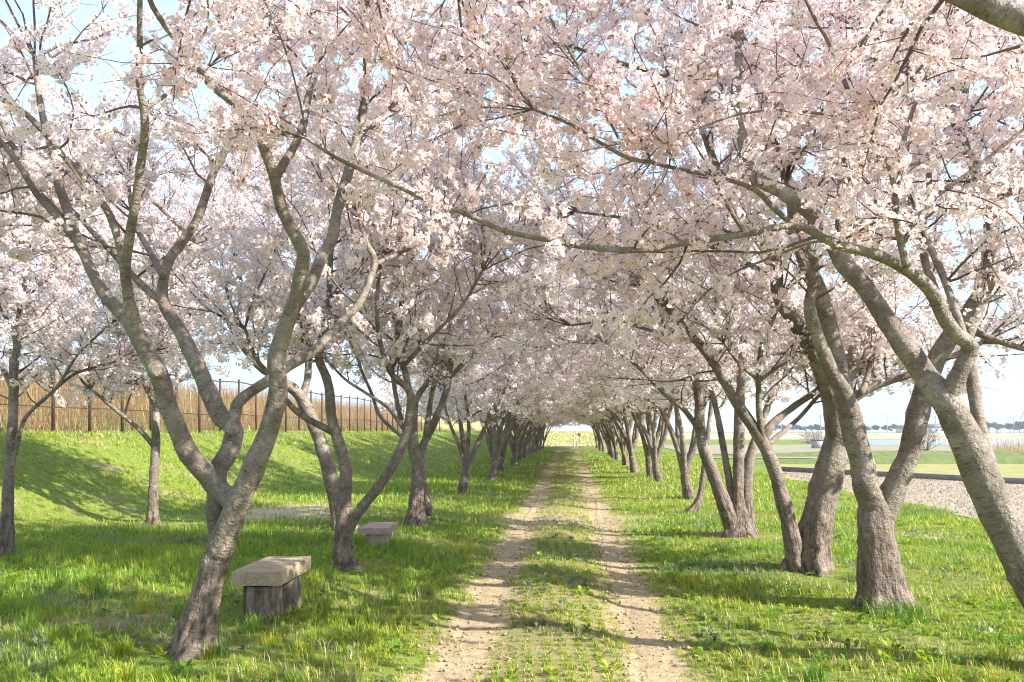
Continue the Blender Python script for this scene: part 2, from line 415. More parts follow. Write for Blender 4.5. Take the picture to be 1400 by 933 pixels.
DBG = False
STAT = {'flowers': 0, 'tris': 0, 'twig': 0}
def flowers_mesh(name, pos, nrm, size, col, lod, leaf):
    """pos, nrm (N,3); lod 2: five petals and a dark eye, 1: cup of five, 0: plain flake; leaf: mask of young leaves"""
    V, Lo, To, C, n0 = [], [], [], [], 0
    for L in (2, 1, 0):
        mk = (lod == L)
        if not mk.any():
            continue
        p, n, s, c, lf = pos[mk], nrm[mk], size[mk], col[mk], leaf[mk]
        N = len(p)
        a = np.cross(n, rng.normal(0, 1, (N, 3))); a /= np.linalg.norm(a, axis=1)[:, None]; b = np.cross(n, a)
        if L == 2:
            ang = np.arange(10) * np.pi / 5; rr = np.where(np.arange(10) % 2 == 0, 1.0, .62); hh = np.where(np.arange(10) % 2 == 0, .30, .12)
            loc = [(0, 0, 0)] + [(r * math.cos(t), r * math.sin(t), h) for r, t, h in zip(rr, ang, hh)] + [(.17 * math.cos(t), .17 * math.sin(t), .12) for t in (0, 2.1, 4.2)]
            face = [(0, (2 * k - 1) % 10 + 1, 2 * k + 1, (2 * k + 1) % 10 + 1) for k in range(5)] + [(11, 12, 13)]
        elif L == 1:
            ang = np.arange(5) * 2 * np.pi / 5
            loc = [(math.cos(t), math.sin(t), (.2, .05, .25, .1, .2)[k]) for k, t in enumerate(ang)] + [(.27 * math.cos(t), .27 * math.sin(t), .27) for t in (0, 2.1, 4.2)]
            face = [(0, 1, 2, 3, 4), (5, 6, 7)]
        else:
            ang = np.arange(5) * 2 * np.pi / 5
            loc = [(1, .1, -.1), (.15, .9, .35), (-.95, .2, -.05), (-.1, -1, .35)]
            face = [(0, 1, 2, 3)]
        loc = np.array(loc); K = len(loc)
        v = p[:, None] + s[:, None, None] * (a[:, None] * loc[None, :, :1] + b[:, None] * loc[None, :, 1:2] + n[:, None] * loc[None, :, 2:])
        if lf.any():       # young leaves: narrower
            v[lf] = p[lf][:, None] + s[lf][:, None, None] * (a[lf][:, None] * loc[None, :, :1] * 1.25 + b[lf][:, None] * loc[None, :, 1:2] * .4 + n[lf][:, None] * loc[None, :, 2:])
        cc = np.repeat(c[:, None], K, 1)
        if L == 2:
            cc[:, 11:] = np.where(lf[:, None, None], c[:, None], np.array([.30, .06, .07]))
            cc[:, 0] = cc[:, 0] * np.array([.95, .78, .82])
        elif L == 1:
            cc[:, 5:] = np.where(lf[:, None, None], c[:, None], np.array([.34, .08, .09]))
        V.append(v.reshape(-1, 3)); C.append(cc.reshape(-1, 3))
        for_one = np.concatenate([np.array(q) for q in face]); tot = np.array([len(q) for q in face])
        Lo.append((for_one[None] + (np.arange(N) * K)[:, None] + n0).ravel()); To.append(np.tile(tot, N))
        n0 += N * K
        STAT['flowers'] += N; STAT['tris'] += int(N * (tot - 2).sum())
    return mesh(name, np.concatenate(V), loops=np.concatenate(Lo), totals=np.concatenate(To), col=np.concatenate(C))

def in_view(p, m=60):
    Y = np.maximum(p[:, 1], .05)
    px = 700 + p[:, 0] / Y * F; py = HOR - (p[:, 2] - H) / Y * F
    return (p[:, 1] > .3) & (px > -m) & (px < 1400 + m) & (py > -m) & (py < 933 + m)

def weld(limbs):
    """run each stem on into the thickest limb that starts at its end, so that forks have no loose ends"""
    L = [[np.asarray(q[0], float), np.asarray(q[1], float), np.full(len(q[0]), q[2] if len(q) > 2 else 1.)] for q in limbs]
    i = 0
    while i < len(L):
        p, r, dn = L[i]; e = p[-1]; t = p[-1] - p[-2]; t /= np.linalg.norm(t)
        best = None
        for j in range(len(L)):
            if j == i:
                continue
            q, s, _ = L[j]
            if np.linalg.norm(q[0] - e) < max(2.6 * r[-1], .09) and s[0] > .35 * r[-1] and (best is None or s[0] > L[best][1][0]):
                best = j
        if best is None:
            i += 1; continue
        q, s, d2_ = L[best]
        k = 0
        while k < len(q) - 1 and (q[k] - e) @ t < .8 * r[-1]:
            k += 1
        L[i] = [np.vstack([p, q[k:]]), np.concatenate([r[:-1], [(r[-1] + s[0]) / 2 if s[0] < r[-1] else r[-1]], s[k:]]), np.concatenate([dn, d2_[k:]])]
        L.pop(best)
        if best < i:
            i -= 1
    return L
def build_tree(limbs, label, group=None, near=True, zmin=2.0, dens=1.0, spread=1.0, bloom=1.0, loc=None, pink=.0, rmax=.055, two=1.0, world=True):
    """limbs: list of (points (n,3), radii); the first is the trunk. Parts: trunk, each limb, twigs, blossom."""
    limbs = weld(limbs)
    base = np.array(limbs[0][0][0]); org = np.array([base[0], base[1], 0.0]) if loc is None else np.array(loc)
    gzb = float(gz(org[0], org[1])) if world else 0.0
    org[2] = gzb
    root = empty('cherry_tree', org)
    tag(root, label, 'cherry tree', group)
    st2, d2, l2, r2 = [], [], [], []
    tip = []
    for i, (pts, rad, dnl) in enumerate(limbs):
        p, r = spline(pts, rad, .05 if near else .2); dn = spline(pts, dnl, .05 if near else .2)[1]
        r = np.maximum(r, .004)
        lc = np.concatenate([[0], np.cumsum(np.linalg.norm(np.diff(p, axis=0), axis=1))])
        if i > 0:
            r = r * (1 + .12 * np.exp(-lc / (2.2 * r[0] + .01)))
        p_in, r_in = p, r
        if r[-1] > .016:
            e = p[-1] - p[-2]; e /= np.linalg.norm(e); q = r[-1]
            p = np.vstack([p, p[-1] + e * q * .45, p[-1] + e * q * .8, p[-1] + e * q]); r = np.concatenate([r, [q * .88, q * .6, q * .04]])
        if i > 0 and r[0] > .016:
            e = p[0] - p[1]; e /= np.linalg.norm(e); q = r[0]
            p = np.vstack([p[0] + e * q, p[0] + e * q * .8, p[0] + e * q * .45, p]); r = np.concatenate([[q * .04, q * .6, q * .88], r])
        sides = (20 if i == 0 else (14 if r[0] > .03 else 8)) if near else (10 if i == 0 else 7)
        V, f, uv = tube(p, r, sides, flare=(gzb,) if i == 0 else None, rough=.09 if near else .06, seed=float(rng.uniform(0, 9)))
        add('trunk' if i == 0 else 'limb', mesh('trunk' if i == 0 else 'limb', V - org, f, uv=uv, smooth=True), BARK, root)
        p, r = p_in, r_in
        T = np.gradient(p, axis=0); T /= np.linalg.norm(T, axis=1)[:, None] + 1e-9
        ln = np.concatenate([[0], np.cumsum(np.linalg.norm(np.diff(p, axis=0), axis=1))])
        ok = (r < rmax) & (p[:, 2] > zmin - .1) & (ln > .25)
        if ok.any():
            tot = ln[ok][-1] - ln[ok][0] + .01
            n = int(tot / .17 * dens) + 1
            q = rng.choice(np.where(ok)[0], n); q = q[rng.uniform(0, 1, n) < dn[q]]; n = len(q)
            st2.append(p[q]); d2.append(side_dirs(T[q], n, .72, .10)); l2.append(rng.uniform(.45, 1.25, n) * spread * np.clip(.45 + 22 * r[q], .5, 1.05)); r2.append(np.clip(r[q] * .5, .0045, .012))
        n = int(5 * dens)
        if r[-1] < .05:
            st2.append(np.repeat(p[-1:], n, 0)); d2.append(side_dirs(np.repeat(T[-1:], n, 0), n, .38, .05)); l2.append(rng.uniform(.7, 1.5, n) * spread); r2.append(np.full(n, max(.005, min(r[-1] * .8, .012))))
    st2 = np.concatenate(st2); d2 = np.concatenate(d2); l2 = np.concatenate(l2); r2 = np.concatenate(r2)
    K = 7
    B2 = grow(st2, d2, l2, K, .17, .012)
    # twigs from the branches
    n3 = np.maximum(1, (l2 / .15 * two).astype(int)); idx = np.repeat(np.arange(len(B2)), n3)
    tpos = rng.uniform(.15, 1, len(idx)) * K; k0 = np.minimum(tpos.astype(int), K - 1); fr = (tpos - k0)[:, None]
    s3 = B2[idx, k0] * (1 - fr) + B2[idx, k0 + 1] * fr
    T3 = B2[idx, k0 + 1] - B2[idx, k0]; T3 /= np.linalg.norm(T3, axis=1)[:, None]
    B3 = grow(s3, side_dirs(T3, len(idx), .6, .03), rng.uniform(.14, .5, len(idx)) * spread, 2, .26, -.02)
    # keep the space under the canopy and around the camera clear
    camp = np.array([0, 0, H])
    def clear(b):
        e = b[:, -1]; okz = e[:, 2] > zmin + np.abs(rng.normal(0, .12 if near else .45, len(b)))
        if world:
            m = b.mean(1); dist = np.minimum(np.linalg.norm(m - camp, axis=1), np.linalg.norm(e - camp, axis=1))
            okz &= ~((dist < 3.4) & (in_view(m, 120) | in_view(e, 120)))
            okz &= ~(dist < 1.2)
        return okz
    c2, c3 = clear(B2), clear(B3)
    B2, r2 = B2[c2], r2[c2]; B3 = B3[c3]
    v1, f1, u1 = tubes_many(B2, r2, np.full(len(B2), .0026), 3)
    v2, f2, u2 = tubes_many(B3, np.full(len(B3), .0034), np.full(len(B3), .0015), 3)
    STAT['twig'] += 2 * (len(f1) + len(f2))
    tw = add('twigs', mesh('twigs', np.concatenate([v1, v2]) - org, np.concatenate([f1, f2 + len(v1)]), uv=np.concatenate([u1, u2]), smooth=True), TWIG, root)
    tw['kind'] = 'stuff'
    # blossom clusters along branches and twigs
    def along(b, per):
        nseg = b.shape[1] - 1
        ln = np.linalg.norm(np.diff(b, axis=1), axis=2).sum(1)
        n = np.maximum(1, rng.poisson(ln * per)); ix = np.repeat(np.arange(len(b)), n)
        t = rng.uniform(.12, 1, len(ix)) * nseg; k = np.minimum(t.astype(int), nseg - 1); fr = (t - k)[:, None]
        return b[ix, k] * (1 - fr) + b[ix, k + 1] * fr
    cc = np.concatenate([along(B2, 6.0 * bloom), along(B3, 8.6 * bloom)])
    cc = cc[cc[:, 2] > zmin - .05]
    n = len(cc)
    tint = rng.uniform(0, 1, n)
    ccol = np.array([.955, .888, .892]) * (1 - .25 * tint[:, None]) + np.array([.95, .745, .78]) * (.25 * tint[:, None])
    if pink:
        ccol = ccol * (1 - pink) + np.array([.88, .70, .73]) * pink
    view = in_view(cc) if world else np.ones(n, bool)
    dist = np.linalg.norm(cc - camp, axis=1) if world else np.full(n, 30.)
    if near:
        lodc = np.where(view & (dist < 4.9), 2, np.where(view & (dist < 7.4), 1, 0))
        nf = np.where(view, np.where(lodc == 2, 15, np.where(lodc == 1, 14, 14)), 4)
        sz = np.where(view, np.where(lodc == 2, .0185, np.where(lodc == 1, .0185, .019)), .045)
        crad = .047
    else:
        lodc = np.zeros(n, int); nf = np.full(n, 9); sz = np.full(n, .029); crad = .062
    nf = np.maximum(2, nf + rng.integers(-2, 3, n))
    ix = np.repeat(np.arange(n), nf); N = len(ix)
    d = rng.normal(0, 1, (N, 3)); d[:, 2] -= .25; d /= np.linalg.norm(d, axis=1)[:, None]
    pos = cc[ix] + d * (crad * rng.uniform(.7, 1.08, N) * np.where(rng.uniform(0, 1, n) < .2, 1.35, 1.)[ix])[:, None]
    nr = d + rng.normal(0, .22, (N, 3)); nr /= np.linalg.norm(nr, axis=1)[:, None]
    col = np.clip(ccol[ix] * rng.uniform(.94, 1.03, (N, 1)), 0, .95)
    leafy = (rng.uniform(0, 1, n) < .16)[ix] & (rng.uniform(0, 1, N) < .28)
    col[leafy] = np.array([.30, .19, .06]) * rng.uniform(.7, 1.3, (leafy.sum(), 1))
    redbud = (~leafy) & (rng.uniform(0, 1, N) < .035)
    col[redbud] = np.array([.62, .26, .27])
    s = sz[ix] * rng.uniform(.8, 1.12, N); s[redbud] *= .6; s[leafy] *= .85
    bl = add('blossom', flowers_mesh('blossom', pos - org, nr, s, col, lodc[ix], leafy), PETAL, root)
    bl['kind'] = 'stuff'
    if DBG: print('TREE', label[:30], 'B2', len(B2), 'B3', len(B3), 'cl', n, 'fl', N, 'lod', np.bincount(lodc[ix], minlength=3), 'out', int((~view).sum()), 'limbtri', sum(len(c.data.polygons) * 2 for c in root.children if c.name.startswith(('trunk', 'limb'))))
    return root

def px_limb(pts, Y0, Y1, w0, w1, base=False, pw=1.0, few=None):
    """a limb traced in photo pixels; its distance runs from Y0 to Y1, its width in pixels from w0 to w1"""
    a = np.array(pts, float); ln = np.concatenate([[0], np.cumsum(np.linalg.norm(np.diff(a, axis=0), axis=1))]); t = ln / ln[-1]
    Y = Y0 + (Y1 - Y0) * t; w = .88 * (w0 + (w1 - w0) * t ** pw)
    p = np.stack([P(x, y, yy) for (x, y), yy in zip(a, Y)]); r = w / 2 / F * Y
    if base:
        d = p[0] - p[1]; d /= np.linalg.norm(d)
        p = np.vstack([p[:1] + np.array([d[0] * .1, d[1] * .1, -.12]), p]); r = np.concatenate([r[:1], r])
    return (p, r) if few is None else (p, r, few)

TREES = []
# ---- the forked tree beside the stone bench
YA = 5.41
A = [px_limb([(262, 903), (269, 860), (286, 797), (301, 750), (322, 697)], YA, YA + .05, 46, 38, True),
     px_limb([(301, 752), (323, 693), (350, 632), (371, 577), (381, 527), (378, 489), (393, 440), (403, 414)], YA + .02, 5.2, 38, 25),
     px_limb([(403, 416), (411, 375), (415, 346), (400, 317), (385, 285), (376, 246), (363, 208), (342, 160), (309, 132), (286, 113), (264, 80), (238, 51), (209, 10), (195, -30)], 5.2, 4.5, 23, 7, few=.45),
     px_limb([(402, 416), (425, 388), (438, 356), (454, 325), (463, 279), (474, 244), (490, 180), (500, 123), (501, 48), (505, -25)], 5.2, 6.2, 21, 8),
     px_limb([(376, 242), (396, 211), (413, 176), (421, 135), (431, 98), (438, 60), (440, 5), (446, -40)], 4.95, 5.6, 14, 6),
     px_limb([(292, 775), (296, 735), (295, 700), (298, 665), (296, 645)], YA + .08, 5.55, 29, 29),
     px_limb([(300, 672), (285, 652), (259, 622), (233, 566), (216, 511), (195, 470), (183, 440)], 5.5, 5.2, 34, 25),
     px_limb([(185, 445), (177, 411), (171, 372), (175, 337), (182, 298), (192, 230), (198, 180), (196, 148), (190, 113), (191, 64), (191, 13), (193, -40)], 5.2, 4.4, 17, 7, few=.4),
     px_limb([(197, 152), (215, 138), (238, 122), (264, 102), (285, 92)], 4.75, 4.9, 7, 3),
     px_limb([(171, 372), (161, 324), (145, 285), (119, 253), (109, 238), (80, 206), (58, 177), (29, 151), (0, 135), (-60, 100)], 5.2, 4.7, 14, 6, few=.5),
     px_limb([(214, 508), (187, 462), (174, 440), (138, 395), (116, 350), (100, 314), (90, 282), (80, 250), (76, 219), (64, 180), (55, 141), (48, 80)], 5.25, 5.9, 23, 8),
     px_limb([(103, 318), (87, 300), (68, 280), (42, 250), (19, 203), (0, 165), (-40, 110)], 5.6, 6.0, 13, 6),
     px_limb([(112, 340), (77, 296), (51, 267), (29, 231), (0, 193), (-50, 150)], 5.5, 5.3, 12, 6),
     px_limb([(94, 318), (64, 300), (32, 292), (0, 288), (-50, 270)], 5.6, 5.5, 5, 3),
     px_limb([(299, 668), (309, 640), (316, 612), (318, 584), (303, 574), (294, 555), (284, 532), (272, 505), (251, 462), (232, 430), (222, 408)], 5.55, 6.0, 33, 19),
     px_limb([(222, 410), (225, 375), (235, 350), (257, 321), (273, 292), (289, 244), (306, 209), (322, 174), (332, 148), (345, 95), (350, 30)], 6.0, 6.6, 17, 7),
     px_limb([(222, 412), (206, 401), (180, 375), (158, 350), (135, 327), (106, 295), (74, 266), (40, 225)], 6.0, 6.7, 12, 5),
     px_limb([(223, 378), (206, 346), (192, 322), (180, 290), (175, 240)], 6.0, 6.9, 11, 5),
     px_limb([(317, 588), (322, 562), (330, 546), (369, 519), (395, 501), (428, 480), (459, 449), (490, 417), (506, 381), (512, 355), (499, 328), (490, 290)], 5.6, 6.6, 20, 8),
     px_limb([(510, 362), (541, 349), (575, 330), (610, 300)], 6.5, 7.2, 8, 4)]
A += [px_limb([(501, 60), (540, 0), (600, -30), (680, -20)], 6.1, 6.6, 8, 4), px_limb([(480, 210), (530, 150), (590, 110), (650, 60)], 5.9, 6.8, 8, 4), px_limb([(350, 35), (380, -40), (450, -60), (540, -40)], 6.6, 7.2, 7, 4)]
TREES.append(build_tree(A, 'large cherry tree with leaning trunk forking low beside the mossy stone bench', zmin=2.35, dens=1.05, bloom=1.0, rmax=.032))

# ---- second tree of the left row, by the low pink bench
B = [px_limb([(473, 788), (470, 760), (469, 730), (470, 700), (472, 660)], 8.6, 8.6, 27, 19, True),
     px_limb([(471, 690), (472, 640), (460, 595), (453, 567), (451, 538), (446, 516), (437, 496), (437, 480), (446, 442), (450, 413), (452, 350), (460, 290)], 8.6, 8.2, 20, 6),
     px_limb([(457, 592), (434, 580), (411, 567), (392, 548), (375, 520), (350, 490), (335, 450)], 8.6, 7.9, 12, 5),
     px_limb([(474, 728), (491, 699), (504, 683), (530, 648), (546, 619), (556, 590), (561, 561), (560, 535)], 8.6, 8.5, 17, 13),
     px_limb([(561, 540), (543, 519), (533, 507), (520, 470), (515, 420), (520, 360)], 8.5, 8.0, 10, 5),
     px_limb([(560, 536), (553, 506), (543, 474), (548, 420), (560, 360), (590, 310)], 8.5, 9.2, 10, 5),
     px_limb([(552, 600), (520, 570), (508, 538), (495, 509), (488, 488), (470, 450)], 8.55, 9.2, 6, 4),
     px_limb([(554, 590), (530, 558), (501, 538), (472, 519), (450, 496), (420, 470)], 8.55, 8.0, 6, 3),
     px_limb([(451, 413), (480, 370), (520, 330), (560, 270)], 8.3, 8.6, 7, 4),
     px_limb([(552, 500), (590, 460), (630, 420), (660, 370)], 8.5, 8.2, 7, 4)]
TREES.append(build_tree(B, 'slim two-stemmed cherry tree between the mossy bench and the low pinkish bench', zmin=2.15, dens=1.75, bloom=1.0, spread=1.15))
# ---- tree behind it with the long limb reaching left
C2 = [px_limb([(470, 728), (462, 695), (455, 665), (440, 610), (420, 560)], 12.4, 12.4, 24, 20, True),
      px_limb([(421, 564), (405, 536), (390, 525), (350, 494), (318, 445), (280, 365), (250, 315), (205, 268), (180, 230)], 12.4, 11.6, 19, 6),
      px_limb([(412, 548), (420, 520), (422, 494), (425, 440), (415, 380), (400, 300)], 12.4, 13, 12, 5),
      px_limb([(300, 408), (270, 400), (220, 370), (170, 330)], 12, 11.5, 8, 4),
      px_limb([(320, 450), (330, 400), (320, 330), (330, 250)], 12, 12.8, 9, 4),
      px_limb([(424, 450), (460, 400), (490, 330), (500, 260)], 12.5, 12.9, 8, 4)]
TREES.append(build_tree(C2, 'cherry tree whose bent trunk shows behind the slim tree by the benches', zmin=2.3, dens=2.0, bloom=.85, spread=1.3))
# ---- third tree of the left row
C = [px_limb([(566, 722), (569, 699), (572, 657), (570, 628)], 12.9, 12.9, 25, 20, True),
     px_limb([(569, 640), (566, 600), (567, 558), (572, 541), (588, 516), (600, 480)], 12.9, 12.5, 15, 6),
     px_limb([(573, 635), (588, 590), (601, 561), (610, 535), (615, 506), (618, 474), (615, 419), (610, 350)], 12.9, 12.4, 14, 5),
     px_limb([(574, 640), (581, 606), (588, 554), (594, 525), (607, 496), (625, 440)], 12.9, 13.5, 11, 5),
     px_limb([(569, 645), (560, 609), (545, 560), (535, 500), (530, 430)], 12.9, 13.3, 10, 4),
     px_limb([(587, 700), (583, 680), (577, 650), (572, 625)], 12.9, 12.9, 12, 10),
     px_limb([(612, 520), (650, 480), (690, 440), (720, 380)], 12.6, 12.0, 8, 4)]
TREES.append(build_tree(C, 'upright cherry tree with a side stem just beyond the low pinkish bench', zmin=2.3, dens=2.0, bloom=.85, spread=1.3))
# ---- two trees at the foot of the embankment
L0 = [px_limb([(8, 765), (10, 700), (12, 650), (16, 600), (18, 560)], 9.9, 9.9, 19, 14, True),
      px_limb([(18, 562), (19, 511), (24, 465), (27, 430), (30, 398), (35, 350)], 9.9, 9.7, 14, 6),
      px_limb([(12, 650), (21, 620), (29, 585), (35, 571), (51, 554), (74, 534), (86, 517), (106, 486), (132, 460), (155, 440)], 9.9, 9.5, 8, 3),
      px_limb([(76, 532), (103, 511), (142, 499), (182, 487), (205, 482)], 9.7, 9.9, 5, 2.5),
      px_limb([(14, 525), (0, 500), (-40, 460), (-70, 410)], 9.9, 9.9, 8, 4),
      px_limb([(23, 470), (12, 440), (-5, 410), (-20, 350)], 9.8, 9.2, 8, 4),
      px_limb([(22, 470), (35, 430), (45, 400), (70, 370)], 9.8, 10.2, 7, 3)]
TREES.append(build_tree(L0, 'slender cherry tree at the foot of the grassy bank with a long thin side branch', zmin=1.95, dens=2.4, bloom=.8, spread=1.1))
L1 = [px_limb([(208, 721), (209, 690), (210, 656), (213, 608), (213, 580)], 13.1, 13.1, 15, 12, True),
      px_limb([(212, 612), (189, 586), (156, 559), (130, 537), (113, 522), (95, 490)], 13.1, 12.8, 8, 3),
      px_limb([(170, 571), (175, 550), (190, 510), (185, 470)], 13, 13.3, 4, 2),
      px_limb([(213, 585), (214, 545), (221, 500), (233, 469), (235, 420), (225, 350)], 13.1, 13.4, 11, 5),
      px_limb([(214, 560), (195, 520), (180, 480), (150, 430), (120, 370)], 13.1, 13.3, 8, 4),
      px_limb([(222, 500), (250, 460), (265, 410), (280, 340)], 13.2, 12.8, 8, 4)]
TREES.append(build_tree(L1, 'thin cherry tree alone on the grass before the wire fence', zmin=1.95, dens=2.3, bloom=.9, spread=1.2))

# ---- right row
YR0 = 5.0
R0 = [px_limb([(1466, 925), (1440, 850), (1400, 772), (1368, 710), (1341, 651), (1314, 586), (1294, 549)], YR0, 5.1, 64, 44, True),
      px_limb([(1300, 560), (1268, 517), (1242, 480), (1213, 438), (1184, 396), (1155, 361), (1139, 335), (1125, 306), (1099, 283), (1067, 262), (1030, 240), (1015, 190), (1005, 140), (1010, 70), (1000, -20)], 5.1, 6.2, 37, 8, few=.6),
      px_limb([(1294, 555), (1312, 508), (1328, 475), (1309, 459), (1290, 433), (1277, 404), (1254, 379), (1222, 359), (1187, 345), (1155, 337), (1129, 327), (1086, 309)], 5.1, 4.6, 28, 13, few=.15),
      px_limb([(1090, 311), (1006, 322), (930, 333), (878, 342), (802, 338), (732, 325), (687, 315), (636, 292), (591, 277), (525, 247), (460, 216), (420, 190)], 4.6, 4.3, 12, 5, few=.3),
      px_limb([(1090, 312), (1060, 287), (1031, 259), (980, 242), (930, 232), (890, 222), (860, 217), (820, 195), (780, 170), (730, 150)], 4.6, 4.4, 9, 4, few=.4),
      px_limb([(1151, 340), (1149, 310), (1148, 280), (1156, 225), (1153, 180), (1160, 150), (1195, 110), (1230, 64), (1250, 10)], 5.6, 6.6, 17, 9),
      px_limb([(1241, 372), (1229, 320), (1225, 289), (1222, 254), (1214, 222), (1188, 180), (1169, 148), (1150, 100), (1134, 61), (1114, 26), (1097, -10)], 4.7, 4.2, 11, 5, few=.4),
      px_limb([(1217, 230), (1227, 217), (1243, 167), (1256, 129), (1272, 93), (1294, 58), (1307, 29), (1320, -20)], 4.55, 4.9, 8, 4),
      px_limb([(1170, 156), (1204, 135), (1237, 113), (1259, 93), (1285, 60)], 4.5, 4.2, 7, 4),
      px_limb([(1183, 176), (1146, 161), (1105, 154), (1050, 152), (1009, 157), (957, 174), (920, 185)], 4.5, 4.4, 5, 3),
      px_limb([(1236, 330), (1256, 296), (1282, 267), (1327, 235), (1372, 199), (1400, 177), (1440, 150)], 4.75, 4.5, 8, 5),
      px_limb([(1320, 470), (1312, 443), (1290, 379), (1270, 334), (1258, 305), (1240, 240)], 5.0, 6.0, 13, 8),
      px_limb([(1395, 740), (1370, 685), (1350, 630), (1341, 592), (1334, 549), (1327, 505), (1322, 470), (1340, 420)], 5.3, 6.3, 26, 15),
      px_limb([(1160, 340), (1120, 330), (1080, 342), (1040, 358), (1000, 375), (960, 405), (940, 430)], 4.7, 4.9, 5, 2.5),
      px_limb([(860, 216), (830, 160), (790, 90), (750, 20), (730, -20)], 4.9, 4.9, 5, 4)]
TREES.append(build_tree(R0, 'leaning cherry tree nearest the dry field, sending a long branch over the path', zmin=2.05, dens=1.35, bloom=1.0, rmax=.036))
R1 = [px_limb([(1210, 836), (1206, 800), (1201, 764), (1197, 716), (1196, 690)], 6.87, 6.87, 58, 54, True),
      px_limb([(1192, 720), (1184, 667), (1179, 635), (1168, 592), (1155, 545)], 6.85, 6.75, 40, 33),
      px_limb([(1160, 560), (1152, 535), (1136, 506), (1120, 467), (1107, 425), (1110, 396), (1115, 371), (1107, 340), (1085, 300), (1075, 250)], 6.7, 6.3, 26, 7),
      px_limb([(1162, 565), (1150, 520), (1140, 470), (1120, 400), (1090, 330), (1080, 260), (1050, 170), (1030, 90), (1000, 10)], 6.8, 7.4, 30, 7),
      px_limb([(1200, 718), (1220, 672), (1244, 619), (1257, 559), (1271, 511), (1298, 462), (1331, 417), (1351, 382), (1356, 346), (1354, 300)], 6.87, 6.6, 39, 20),
      px_limb([(1354, 305), (1345, 275), (1336, 241), (1320, 199), (1314, 161), (1323, 106), (1330, 40), (1325, -30)], 6.6, 7.0, 15, 7),
      px_limb([(1354, 300), (1370, 268), (1399, 250), (1430, 200), (1460, 130)], 6.6, 6.3, 18, 8),
      px_limb([(1345, 395), (1367, 379), (1399, 356), (1450, 330)], 6.6, 6.4, 14, 8),
      px_limb([(1310, 450), (1280, 400), (1260, 330), (1270, 250), (1260, 160), (1240, 80)], 6.7, 7.5, 13, 6),
      px_limb([(1335, 455), (1375, 470), (1420, 480), (1470, 470)], 6.7, 6.6, 10, 6),
      px_limb([(1320, 199), (1290, 150), (1240, 100), (1180, 40)], 6.8, 6.2, 8, 5)]
R1 += [px_limb([(1330, 60), (1250, 0), (1130, -60), (980, -90), (840, -60), (740, 0)], 7.0, 6.6, 12, 4), px_limb([(1050, 170), (960, 120), (860, 90), (760, 60), (660, 60)], 7.2, 7.0, 9, 4)]
TREES.append(build_tree(R1, 'stout cherry tree with flared roots and grass tuft, forking into two thick stems', zmin=1.9, dens=1.65, bloom=1.0, spread=1.1, rmax=.045))
R2 = [px_limb([(1108, 786), (1112, 750), (1120, 700), (1136, 635), (1145, 581)], 8.6, 8.6, 48, 41, True),
      px_limb([(1144, 590), (1128, 515), (1104, 467), (1084, 435), (1065, 406), (1055, 351), (1010, 290), (985, 240), (960, 180)], 8.6, 7.9, 32, 9),
      px_limb([(1145, 585), (1162, 509), (1171, 480), (1181, 438), (1190, 396), (1200, 371), (1205, 300), (1190, 220), (1170, 140)], 8.6, 9.0, 30, 9),
      px_limb([(1150, 560), (1174, 540), (1206, 524), (1248, 511), (1290, 492), (1340, 470)], 8.6, 8.3, 16, 8),
      px_limb([(1178, 536), (1184, 522), (1194, 480), (1197, 455), (1215, 400)], 8.5, 8.9, 10, 5),
      px_limb([(1095, 782), (1087, 770), (1082, 732), (1067, 672), (1052, 625), (1030, 585), (1003, 545), (985, 512), (966, 484), (930, 440), (890, 400)], 8.55, 8.4, 28, 8),
      px_limb([(1053, 632), (1046, 612), (1039, 577), (1037, 518), (1042, 471), (1057, 438), (1070, 400)], 8.5, 8.2, 12, 5),
      px_limb([(1037, 520), (1020, 506), (1006, 493), (990, 470)], 8.35, 8.2, 6, 3),
      px_limb([(1038, 520), (1060, 505), (1080, 493), (1100, 480)], 8.35, 8.2, 5, 3),
      px_limb([(1044, 600), (1056, 580), (1084, 557), (1116, 535), (1140, 510)], 8.5, 8.8, 14, 8),
      px_limb([(1052, 606), (1091, 573), (1120, 541), (1150, 520)], 8.5, 9.0, 8, 5),
      px_limb([(1060, 380), (1000, 350), (930, 320), (860, 300), (790, 290)], 8.2, 8.6, 9, 4),
      px_limb([(960, 470), (900, 455), (840, 440), (780, 445)], 8.4, 8.8, 7, 3)]
TREES.append(build_tree(R2, 'thick-stemmed cherry tree standing next to the one with flared roots', zmin=1.9, dens=1.75, bloom=.92, spread=1.2))
R3 = [px_limb([(1012, 737), (1012, 722), (1011, 705), (1010, 680)], 11.6, 11.65, 36, 17, True),
      px_limb([(1003, 732), (995, 704), (977, 653), (962, 613), (957, 584), (955, 544), (945, 500), (920, 450)], 11.6, 11.3, 26, 9),
      px_limb([(1025, 735), (1021, 690), (1022, 646), (1029, 612), (1045, 570), (1060, 520)], 11.6, 11.9, 24, 8),
      px_limb([(1009, 690), (1010, 639), (1011, 566), (1013, 529), (1017, 456), (1020, 390), (1010, 320)], 11.7, 11.9, 20, 7),
      px_limb([(1003, 690), (991, 624), (982, 573), (977, 551), (970, 510), (985, 450)], 11.7, 12.2, 13, 5),
      px_limb([(957, 590), (935, 560), (910, 540), (870, 500), (830, 470)], 11.5, 11.4, 9, 4),
      px_limb([(950, 515), (930, 440), (900, 380), (850, 340)], 11.3, 11.6, 9, 4)]
TREES.append(build_tree(R3, 'cherry tree with four stems splaying from one base in the right-hand row', zmin=1.9, dens=2.3, bloom=.88, spread=1.35))
